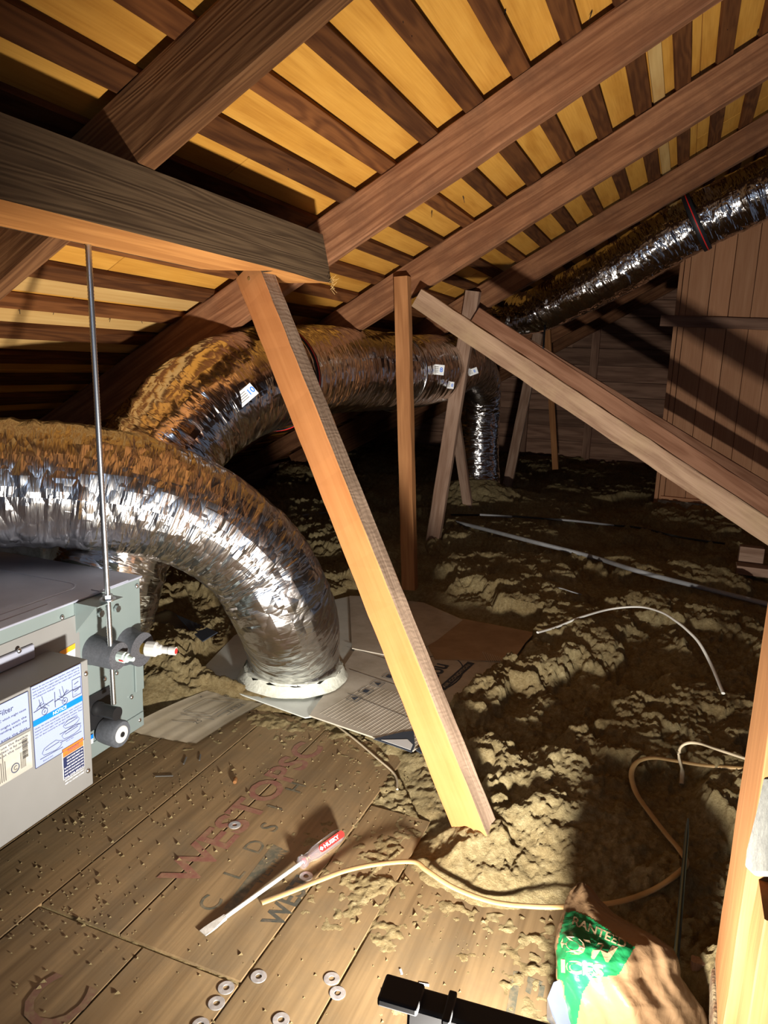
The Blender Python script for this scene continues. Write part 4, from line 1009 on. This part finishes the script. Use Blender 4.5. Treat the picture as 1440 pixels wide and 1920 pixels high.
for (cx, cz, s_) in ((0.34, 0.14, 1.0), (0.74, 0.20, 1.0), (0.74, 0.31, 0.8)):
    yy, zz_ = y0+W_*cx, z0+H_*cz
    pp = [(yy+0.030*s_*math.cos(t*0.62)+rnn.uniform(-.002, .002), zz_+0.012*s_*math.sin(t*0.62)+rnn.uniform(-.002, .002)) for t in range(11)]
    for p_, q_ in zip(pp[:-1], pp[1:]): line(c, *p_, *q_, 0.0004)
    line(c, yy-0.036, zz_-0.012, yy+0.03, zz_-0.014, 0.0005); line(c, yy-0.02, zz_+0.002, yy+0.02, zz_+0.004, 0.0005)
c.text('Bottom air return', (XT, y0+W_*0.15, z0+H_*0.03), ex, ez, H_*0.014, M_txt); c.text('Rear air return', (XT, y0+W_*0.62, z0+H_*0.105), ex, ez, H_*0.014, M_txt)
for e in ((y0, z0, y1, z0), (y1, z0, y1, z1), (y1, z1, y0, z1), (y0, z1, y0, z0)): line(c, *e, 0.0006)
o = c.build('notice_label', eb); o['label'] = 'large pale label with a blue NOTICE band'
# orange warning label at lower right
ya, yb = yz(116, 1400)[0], yz(156, 1380)[0]; za = yz(117, 1465)[1]; zb_ = yz(156, 1382)[1]
c = Comp(); rect(c, ya, yb, za, zb_, XL, M_labw, 0.001); rect(c, ya+.0012, yb-.0012, za+.0012, zb_-0.022, XT-.0004, M_lnavy); rect(c, ya+.0012, yb-.0012, zb_-0.021, zb_-.001, XT-.0004, M_lor)
c.text('WARNING', (XT, (ya+yb)/2, zb_-0.014), ex, ez, 0.008, M_txt, align='CENTER', fit=(yb-ya)*0.55, bold=0.01)
c.text('RISK OF ELECTRIC SHOCK', (XT, ya+.006, zb_-0.019), ex, ez, 0.0028, M_txt, fit=(yb-ya)*0.8)
for k, t_ in enumerate(('CAN CAUSE INJURY OR', 'DEATH. DISCONNECT ALL', 'REMOTE ELECTRIC POWER', 'SUPPLIES BEFORE SERVICE', 'HIGH VOLTAGE INSIDE UNIT', 'WAIT BEFORE OPENING THE', 'PANEL COVER. SERVICE BY', 'QUALIFIED PERSONS ONLY', 'KEEP ALL COVERS CLOSED')):
    c.text(t_, (XT, ya+(0.012 if k < 3 else 0.003), zb_-0.029-0.0078*k), ex, ez, 0.0035, M_txtw, fit=(yb-ya)*(0.76 if k < 3 else 0.90), bold=0.01)
o = c.build('warning_label', eb); o['label'] = 'orange and navy warning label'
# left pale filter label and silver rating label
ya, yb = yz(-95, 1380)[0], yz(52, 1296)[0]; zb_ = yz(52, 1296)[1]; za = yz(55, 1365)[1]
c = Comp(); rect(c, ya, yb, za, zb_, XL, M_lab, 0.001)
c.text('Clean the Filter', (XT, yb-0.150, zb_-0.026), ex, ez, 0.012, M_txt, fit=0.110)
for k, t_ in enumerate(('dust accumulates in the A/C which might cause', '', 'remove filters which might catch the', 'dust regularly, recommending every the', '', 'turn off then take away the dust', '', 'if it is dirty, please use the flexible', 'brush or water, to clean it by water', 'and then air dry it at the normal')):
    if t_: c.text(t_, (XT, yb-0.165, zb_-0.040-0.0088*k), ex, ez, 0.0048, M_txt, fit=0.157)
for e in ((ya, za, yb, za), (yb, za, yb, zb_), (yb, zb_, ya, zb_)): line(c, *e, 0.0006)
o = c.build('filter_label', eb); o['label'] = 'pale label about the filter'
yb2 = yz(57, 1372)[0]; zt2 = yz(55, 1371)[1]; zl2 = yz(58, 1440)[1]
c = Comp(); rect(c, ya, yb2, zl2, zt2, XL, M_labs, 0.001)
for k in range(14): line(c, yb2-0.135+0.005*k, zl2+0.006, yb2-0.135+0.005*k, zl2+0.05+0.02*math.sin(k*1.7)**2, 0.0008, m=M_inkg)
for k in range(12): line(c, yb2-0.024, zt2-0.012-0.0038*k, yb2-0.010, zt2-0.012-0.0038*k, 0.0007+0.0005*(k % 3), m=M_inkg)
circ(c, yb2-0.045, zl2+0.022, 0.010, 0.001); c.text('C', (XT, yb2-0.049, zl2+0.017), ex, ez, 0.010, M_inkg)
for k in range(5): line(c, yb2-0.03+0.003*k, zl2+0.012, yb2-0.03+0.003*k, zl2+0.05, 0.0005, m=M_inkg)
o = c.build('rating_label', eb); o['label'] = 'silver rating label with a barcode'
c = Comp(); F2 = lambda px, py: P(px, py, X=XF+0.004)
c.poly([F2(168, 1380), F2(175, 1376), F2(175, 1396), F2(168, 1400)], M_labw, .0006, Vector((1, 0, 0))); c.poly([P(168, 1380, X=XF+.005), P(175, 1376, X=XF+.005), P(175, 1384, X=XF+.005), P(168, 1388, X=XF+.005)], M_lblue)
c.build('side_label', ah)
# supply plenum behind the cabinet
c = Comp().box((XF-0.62, YE+0.16, 0.42), (0.46, 0.26, 0.40), M_plen, ch=0.01)
o = c.build('plenum_box'); tag(o, 'cream insulated plenum behind the air handler under the near duct', 'plenum')

# ================================================================== CABLES, CONDUITS
def cable(name, px, rad_, m, label, flat=1.0, lift=0.004, n=90, zs=None):
    pts = []
    for i, p in enumerate(px):
        z = zs[i] if zs else None
        if z is None:
            q = P(*p, z=0.02)
            for _ in range(4): q = P(*p, z=max(hz(q.x, q.y), 0.0)+rad_*flat+lift)
        else:
            q = P(*p, z=z)
            for _ in range(5): q = P(*p, z=max(z, hz(q.x, q.y)+rad_*flat+0.004))
        pts.append(q)
    pp = catmull(pts, n)
    o = Comp().tube(pp, rad_, m, 10, flat).build(name); tag(o, label, 'cable'); return o
cable('flat_cable', [(490, 1693), (540, 1674), (600, 1650), (650, 1632), (710, 1620), (775, 1616), (800, 1632), (850, 1664), (920, 1690), (990, 1699), (1060, 1700), (1150, 1693), (1215, 1673), (1262, 1645), (1286, 1620), (1275, 1595), (1250, 1565), (1215, 1520), (1192, 1485), (1184, 1450), (1196, 1428), (1225, 1421), (1262, 1426), (1320, 1435), (1400, 1441)],
      0.0075, M_tan, 'tan flat cable snaking from the screwdriver round past the plastic bag', 0.5, n=200,
      zs=[0.006, 0.008, 0.014, 0.022, 0.035, 0.045, 0.045, 0.035, 0.03, 0.04, 0.05, 0.05, 0.05, 0.06, 0.07, 0.07, 0.075, 0.08, 0.09, 0.10, 0.11, 0.11, 0.10, 0.10, 0.10])
cable('flat_cable', [(1278, 1470), (1279, 1445), (1273, 1420), (1276, 1402), (1290, 1393), (1312, 1394), (1345, 1405), (1400, 1423)], 0.0065, M_tanf, 'pale cable loop standing up near the right stud', 0.6,
      zs=[0.04, 0.08, 0.12, 0.15, 0.17, 0.17, 0.14, 0.10], n=60)
cable('white_cable', [(1008, 1186), (1045, 1175), (1090, 1157), (1145, 1142), (1200, 1138), (1240, 1148), (1268, 1165), (1290, 1183), (1312, 1207), (1335, 1250), (1356, 1300)], 0.0065, M_wcab, 'white cable arching over the insulation beyond the carton', 0.7,
      zs=[0.06, 0.08, 0.11, 0.14, 0.17, 0.19, 0.19, 0.18, 0.16, 0.12, 0.06], n=90)
cable('conduit', [(845, 977), (900, 990), (1000, 1016), (1110, 1044), (1200, 1072), (1320, 1103), (1460, 1138)], 0.013, M_cond, 'thick grey conduit crossing the insulation in the middle distance', 1.0, lift=0.010, n=60)
cable('thin_cable', [(835, 965), (905, 966), (960, 968), (1050, 975), (1150, 985), (1200, 990), (1280, 1008), (1380, 1022)], 0.009, M_condd, 'thin dark and grey cable lying beyond the conduit', 0.8, lift=0.012, n=70)
cable('cable_sheath', [(900, 965), (930, 967), (960, 969)], 0.011, M_cond, 'short grey piece of cable sheath beside the far dark cable', 0.8, lift=0.02, n=10)
cable('cable_sheath', [(1030, 973), (1080, 977), (1150, 985)], 0.010, M_cond, 'grey stretch of cable sheath in the middle of the far dark cable', 0.8, lift=0.02, n=10)
cable('thin_cable', [(1105, 1118), (1080, 1112), (1055, 1104), (1045, 1102)], 0.003, M_cond, 'thin stiff wire sticking out of the insulation', 1.0, lift=0.015, n=14)
cable('thin_cable', [(620, 1352), (660, 1382), (705, 1420), (740, 1452), (745, 1480)], 0.0035, M_tanf, 'thin dusty wire along the deck edge near the carton', 0.8, lift=0.003, n=30)
cable('far_cable', [(560, 968), (600, 962), (660, 964), (720, 966), (738, 975)], 0.009, M_cond, 'grey cable arching in the dark behind the leaning plank', 0.9, lift=0.02, n=30)
A = P(1288, 1560, z=max(0.11, hz(P(1288, 1560, z=0.11).x, P(1288, 1560, z=0.11).y)+0.02)); B = P(1268, 1795, z=hz(P(1268, 1795, z=0.06).x, P(1268, 1795, z=0.06).y)+0.02)
d_m = (B-A).normalized()
o = Comp().lathe(A-d_m*0.05-Vector((0, 0, 0.0)), B+d_m*0.06, [(0, 0.002), (0.12, 0.0052), (1, 0.0062)], mat('dull_teal_steel', (0.22, 0.30, 0.32), 0.3, 0.9), 14).build('steel_rod')
tag(o, 'slim blue-grey steel rod lying beside the plastic bag', 'rod')
# little wooden blocks by the far right
q = P(1405, 1062, z=0.1)
o = Comp().box((q.x, q.y, 0.17), (0.13, 0.07, 0.10), M_postg, ch=0.003).build('wood_block'); tag(o, 'small wood block standing in the insulation below the struts', 'wood block')
o = Comp().box((q.x+0.02, q.y-0.12, 0.11), (0.2, 0.10, 0.05), M_postg, ch=0.003).build('wood_block'); tag(o, 'flat wood offcut at the foot of the small block', 'wood block')

# ================================================================== WASHERS, PEG, SCREWDRIVER
def washer_mesh():
    bm_ = []; n = 28; ro, ri_, t = 0.0158, 0.0062, 0.0018
    vs = []; fs = []
    for z, r in ((0, ri_), (0, ro), (t*0.8, ro), (t, ro-0.0006), (t, ri_+0.0005), (t*0.8, ri_)):
        for i in range(n): g = 2*math.pi*i/n; vs.append((r*math.cos(g), r*math.sin(g), z))
    for k in range(6):
        for i in range(n):
            j = (i+1) % n; k2 = (k+1) % 6; fs.append((k*n+i, k*n+j, k2*n+j, k2*n+i))
    return vs, fs
M_wash = noisy('washer_zinc', [(0.4, (0.50, 0.50, 0.50)), (0.65, (0.72, 0.72, 0.71))], 60, 3, 0.38, metal=0.7)
vs, fs = washer_mesh(); w0 = Comp().add(vs, fs, M_wash).build('washer'); wme = w0.data; bpy.data.objects.remove(w0)
wl_ = [(440, 1547, 0.0, 'washer on the red stencil letters, farthest from the camera'), (574, 1643, 0.003, 'washer beside the neck of the screwdriver'),
       (485, 1831, 0, 'washer right of the touching pair, near the board end'), (424, 1852, 0, 'upper washer of the left touching pair'), (406, 1881, 0, 'lower washer of the left touching pair'),
       (622, 1835, 0, 'upper washer of the right pair'), (633, 1862, 0, 'lower washer of the right pair'), (527, 1912, 0, 'washer cut by the bottom edge, right one'), (376, 1922, 0, 'washer cut by the bottom edge, left one')]
for px, py, tl, lb in wl_:
    q = P(px, py, z=0.002); o = bpy.data.objects.new('washer', wme); COL.objects.link(o); o.location = (q.x, q.y, 0.0012); o.rotation_euler = (0, 0, px)
    tag(o, lb, 'washer', 'steel washers scattered on the deck')
q = P(440, 1468, z=0); o = Comp().lathe(q+Vector((-.006, .014, .006)), q+Vector((.004, -.006, .006)), [(0, .005), (.1, .006), (.9, .006), (1, .005)], M_stud, 12).build('wooden_peg'); tag(o, 'tiny round wooden peg on the deck', 'peg')
rn = random.Random(31)
for px, py, l_, a_, lb in ((308, 1455, .05, .5, 'dark splinter left of the wooden peg'), (347, 1426, .04, 2.0, 'thin dark sliver near the small cardboard'), (375, 1420, .035, 2.1, 'short sliver beside the small cardboard'), (795, 1846, .02, .2, 'white flake on the deck by the lamp'), (752, 1822, .012, 2.2, 'tiny pale flake near the lamp bracket')):
    q = P(px, py, z=0.003); d = Vector((math.cos(a_), math.sin(a_), 0))
    o = Comp().box(q, (l_, 0.004, 0.002), M_labw if 'flake' in lb else M_inkg, Matrix.Rotation(a_, 3, 'Z')).build('splinter'); tag(o, lb, 'splinter')
# screwdriver
M_shank = noisy('brushed_shank_steel', [(0.4, (0.62, 0.60, 0.54)), (0.6, (0.80, 0.78, 0.72))], 60, 3, 0.42, metal=0.35)
sd = empty('screwdriver', (0, 0, 0)); tag(sd, 'flat-blade screwdriver with clear handle and red grip label on the deck', 'screwdriver')
tip = P(380, 1750, z=0.006); hend = P(640, 1564, z=0.018); d = (hend-tip); Ls = d.length; d.normalize()
sd.location = tip
neck = tip+d*Ls*0.655; sdv = d.cross(Vector((0, 0, 1))).normalized(); uu_ = sdv.cross(d)
c = Comp(); c.cyl(tip+d*0.055, neck+d*0.02, 0.0048, M_shank, 18)
# flared blade
bl = [(0, .0105, .0008), (.012, .0108, .0012), (.03, .0092, .0024), (.05, .0055, .004), (.06, .0046, .0046)]
vs = []
for t, a, b in bl:
    p = tip+d*t; vs += [p-sdv*a-uu_*b, p+sdv*a-uu_*b, p+sdv*a+uu_*b, p-sdv*a+uu_*b]
fs = []
for k in range(4):
    for i in range(4): j = (i+1) % 4; fs.append((k*4+i, (k+1)*4+i, (k+1)*4+j, k*4+j))
fs.append((0, 1, 2, 3)); c.add(vs, fs, M_shank); c.build('blade', sd)
M_clear = mat('clear_handle_plastic', (0.82, 0.70, 0.74), 0.10, **{'Transmission Weight': 0.85, 'IOR': 1.42})
c = Comp(); n = 48; vs = []; fs = []
prof = [(0, .009), (.03, .0155), (.10, .0165), (.15, .0120), (.24, .0125), (.34, .0165), (.6, .0172), (.88, .0170), (.96, .0150), (1.0, .008)]
Lh = Ls*0.345
for t, r in prof:
    for i in range(n):
        g = 2*math.pi*i/n; rr2 = r*(1+(0.05*math.cos(g*6) if .2 < t < .97 else 0.02*math.cos(g*6))); vs.append(neck+d*(t*Lh)+(sdv*math.cos(g)+uu_*math.sin(g))*rr2)
for k in range(len(prof)-1):
    for i in range(n): j = (i+1) % n; fs.append((k*n+i, k*n+j, (k+1)*n+j, (k+1)*n+i))
fs += [tuple(range(n-1, -1, -1)), tuple((len(prof)-1)*n+i for i in range(n))]
c.add(vs, fs, M_clear, True); c.build('handle', sd)
Comp().cyl(neck+d*0.004, neck+d*Lh*0.6, 0.0042, M_steel, 12).build('shank_core', sd)
Comp().lathe(neck+d*Lh*0.08, neck+d*Lh*0.16, [(0, .006), (.2, .0105), (.8, .0105), (1, .006)], M_redp, 20).build('red_ring', sd)
# red grip label, an elongated pill facing up and to the camera
nrm = (uu_*0.72+sdv*0.69).normalized()
if nrm.dot(Vector(CP)-neck) < 0: nrm = (uu_*0.72-sdv*0.69).normalized()
vv = nrm.cross(d).normalized()
if vv.z < 0: vv = -vv
O = neck+d*Lh*0.68+nrm*0.0178
c = Comp(); pl = []
for k in range(24):
    g = 2*math.pi*k/24; e = d*(math.copysign(Lh*0.235, math.cos(g))+0.0085*math.cos(g)); pl.append(O+e+vv*0.0085*math.sin(g))
if (pl[1]-pl[0]).cross(pl[2]-pl[1]).dot(nrm) < 0: pl = pl[::-1]
c.poly(pl, M_redp, 0.002, nrm)
vtx = nrm.cross(d)
c.text('HUSKY', O-d*0.028-vtx*0.0040+nrm*0.0006, d, vtx, 0.0085, M_txtw, fit=0.052, bold=0.03)
dm = [O-d*0.043, O-d*0.037-vtx*0.005, O-d*0.031, O-d*0.037+vtx*0.005]; c.poly([p+nrm*0.0006 for p in dm], M_txtw)
o = c.build('grip_label', sd); o['label'] = 'red oval with white lettering'

# ================================================================== PLASTIC BAG
def plastic(name, col, tr=0.35):
    m = mat(name, col, 0.32); b = m.node_tree.nodes['Principled BSDF']
    nt = m.node_tree; t = nt.nodes.new('ShaderNodeBsdfTranslucent'); t.inputs[0].default_value = (*col, 1)
    mx = nt.nodes.new('ShaderNodeMixShader'); mx.inputs[0].default_value = tr
    tc = N(m, 'ShaderNodeTexCoord'); n2 = N(m, 'ShaderNodeTexNoise'); n2.inputs['Scale'].default_value = 28; n2.inputs['Detail'].default_value = 4; n2.inputs['Distortion'].default_value = 1.5
    L(m, tc.outputs['Object'], n2.inputs['Vector']); bp = N(m, 'ShaderNodeBump'); bp.inputs['Strength'].default_value = 0.6; bp.inputs['Distance'].default_value = 0.003
    L(m, n2.outputs['Fac'], bp.inputs['Height']); L(m, bp.outputs[0], b.inputs['Normal'])
    out = nt.nodes['Material Output']; L(m, b.outputs[0], mx.inputs[1]); L(m, t.outputs[0], mx.inputs[2]); L(m, mx.outputs[0], out.inputs[0])
    return m
M_bag = plastic('tan_bag_film', (0.19, 0.115, 0.058), 0.35)
M_bagg = plastic('green_bag_print', (0.008, 0.135, 0.042), 0.3)
M_bagt = plastic('bag_lettering', (0.30, 0.21, 0.12), 0.3)
def bag():
    # silhouette by rows of pixels: (y, x_left, x_right, distance of the middle)
    rows = [(1656, 1082, 1100, 1.500), (1668, 1070, 1112, 1.49), (1690, 1060, 1128, 1.47), (1715, 1052, 1155, 1.44), (1735, 1047, 1190, 1.42), (1755, 1043, 1232, 1.40), (1775, 1040, 1262, 1.385),
            (1800, 1040, 1274, 1.37), (1830, 1042, 1276, 1.36), (1860, 1048, 1296, 1.355), (1890, 1058, 1318, 1.35), (1930, 1066, 1330, 1.35), (1990, 1070, 1336, 1.36), (2060, 1090, 1320, 1.39)]
    ys = np.array([r[0] for r in rows]); nv, nu = 120, 160
    V = np.linspace(0, 1, nv); yy = ys[0]+(ys[-1]-ys[0])*V
    xl = np.interp(yy, ys, [r[1] for r in rows]); xr = np.interp(yy, ys, [r[2] for r in rows]); dm_ = np.interp(yy, ys, [r[3] for r in rows])
    vs = []
    for i in range(nv):
        hw = (xr[i]-xl[i])/2; xc = (xr[i]+xl[i])/2; D0 = dm_[i]; rad = hw/FPX*D0
        for j in range(nu):
            g = 2*math.pi*j/nu; ca, sa = math.cos(g), math.sin(g)
            # folds radiate from the gathered top
            f = 0.10*math.sin(3*g+3.5*V[i]+1.0)+0.05*math.sin(7*g-6*V[i])+0.02*math.sin(17*g+9*V[i])
            f *= 0.3+0.7*min(1, V[i]*2)
            f += 0.05*(float(_T[(i*7+j*3) % 65536])-0.5)*0.15
            dep = rad*0.62*sa*(1+f*1.6)
            px = xc+hw*ca*(1+0.25*f*abs(sa))
            py = yy[i]+6*math.sin(3*g+V[i]*9)*(1-V[i]*0.6)*(abs(sa))
            q = P(px, py, D=D0-dep); vs.append([q.x, q.y, max(q.z, 0.004)])
    A = np.array(vs)
    nz_ = fbm(A[:, 0]*26, A[:, 1]*26, A[:, 2]*26, 3)-0.5; cr = np.abs(fbm(A[:, 0]*45, A[:, 1]*45, A[:, 2]*30, 2)-0.5)
    cen = A.mean(0); dv = A-cen; dv /= np.linalg.norm(dv, axis=1)[:, None]; A = A+dv*(0.010*nz_-0.004*cr)[:, None]; A[:, 2] = np.maximum(A[:, 2], 0.003)
    fs = []
    for i in range(nv-1):
        for j in range(nu): k = (j+1) % nu; fs.append((i*nu+j, i*nu+k, (i+1)*nu+k, (i+1)*nu+j))
    fs.append(tuple(range(nu-1, -1, -1)))
    c = Comp(); c.add([tuple(a) for a in A], fs, M_bag, True)
    root = empty('plastic_bag', P(1180, 1880, z=0.0)); tag(root, 'crumpled tan plastic shopping bag with green print at lower right', 'bag')
    film = c.build('film', root)
    bvh = BVHTree.FromPolygons([Vector(a) for a in A], fs)
    cpv = Vector(CP)
    def stick(v, off):
        dvec = (v-cpv).normalized(); hit = bvh.ray_cast(cpv, dvec)
        if hit[0] is None:
            h2 = bvh.find_nearest(v); return h2[0]-dvec*off
        return hit[0]-dvec*off
    # green print panel, tessellated and laid on the film
    outline = [(1060, 1712), (1075, 1708), (1102, 1718), (1190, 1776), (1160, 1828), (1110, 1834), (1092, 1862), (1080, 1925), (1066, 1925), (1056, 1840), (1045, 1835), (1042, 1790), (1050, 1750)]
    ox = np.array([p[0] for p in outline]); st_ = 2.2
    gx = np.arange(1036, 1196, st_); gy = np.arange(1704, 1930, st_); GX, GY = np.meshgrid(gx, gy)
    m_ = in_poly(GX+st_/2, GY+st_/2, outline); vid = {}; vv_ = []; ff_ = []
    def vert(i, j):
        if (i, j) not in vid:
            vid[(i, j)] = len(vv_); vv_.append(stick(P(gx[0]+j*st_, gy[0]+i*st_, D=1.4), 0.0012))
        return vid[(i, j)]
    for i in range(m_.shape[0]):
        for j in range(m_.shape[1]):
            if m_[i, j]: ff_.append((vert(i, j), vert(i+1, j), vert(i+1, j+1), vert(i, j+1)))
    ok = [f for f in ff_ if max((vv_[f[a]]-vv_[f[(a+1) % 4]]).length for a in range(4)) < 0.02]
    o = Comp().add(vv_, ok, M_bagg, True).build('green_print', root)
    c = Comp()
    def wtext(t, px, py, px2, py2, h, **kw):
        a = P(px, py, D=1.4); b = P(px2, py2, D=1.4); r_ = (b-a).normalized(); n_ = (cpv-a).normalized(); u2 = n_.cross(r_)
        c.text(t, a, r_, u2, h, M_bagt, fit=(b-a).length, warp=lambda v: stick(v, 0.0024), **kw)
    wtext('RANTEED', 1072, 1732, 1172, 1778, 0.014, bold=0.02)
    wtext('OW', 1050, 1782, 1158, 1806, 0.026, bold=0.05)
    wtext('ICES', 1052, 1822, 1132, 1832, 0.020, bold=0.04)
    c.build('lettering', root)
bag()
c = Comp(); 
pts = [(1038, 1842), (1056, 1834), (1066, 1850), (1072, 1900), (1078, 1960), (1056, 1950), (1036, 1905), (1026, 1872)]
M_cl = mat('milky_clear_film', (0.07, 0.085, 0.125), 0.3, **{'Transmission Weight': 0.35})
top = [P(*p, z=0.10-0.0007*(p[1]-1840)) for p in pts]; bot = [Vector((p.x, p.y+0.03, 0.004)) for p in top]
n = len(pts); c.add(top+bot, [tuple(range(n))]+[(i, n+i, n+(i+1) % n, (i+1) % n) for i in range(n)], M_cl)
o = c.build('clear_bag'); tag(o, 'milky clear plastic packet tucked against the left side of the tan bag', 'bag')

# ================================================================== WORK LIGHT
wl2 = empty('work_light', (-0.16, 0.86, 0.0)); tag(wl2, 'black housing of the floor work light at the bottom edge', 'lamp')
A = P(742, 1846, z=0.45); B = P(1010, 1936, z=0.44)
mid = (A+B)/2
fx = (B-A).normalized()
Mr = Matrix(((fx.x, -fx.y, 0), (fx.y, fx.x, 0), (0, 0, 1)))
Comp().box(mid+Mr @ Vector((0.02, -0.002, -0.062)), ((B-A).length, 0.035, 0.12), M_blkm, Mr, ch=0.004).build('housing', wl2)
c = Comp(); c.box(A+Mr @ Vector((0.010, -0.010, -0.002)), (0.05, 0.040, 0.012), M_blkm, Mr, ch=0.003)
c.build('corner_guard', wl2); Comp().box(A+Mr @ Vector((0.07, -0.012, 0.0)), (0.010, 0.045, 0.010), M_blkm, Mr, ch=0.002).build('rib', wl2)
for s_ in (-1, 1): Comp().tube([mid+Mr @ Vector((s_*0.12, -0.03, -0.10)), Vector((mid.x+s_*0.13, mid.y-0.05, 0.01)), Vector((mid.x+s_*0.13, mid.y+0.02, 0.008))], 0.007, M_blkm, 8).build('leg', wl2)
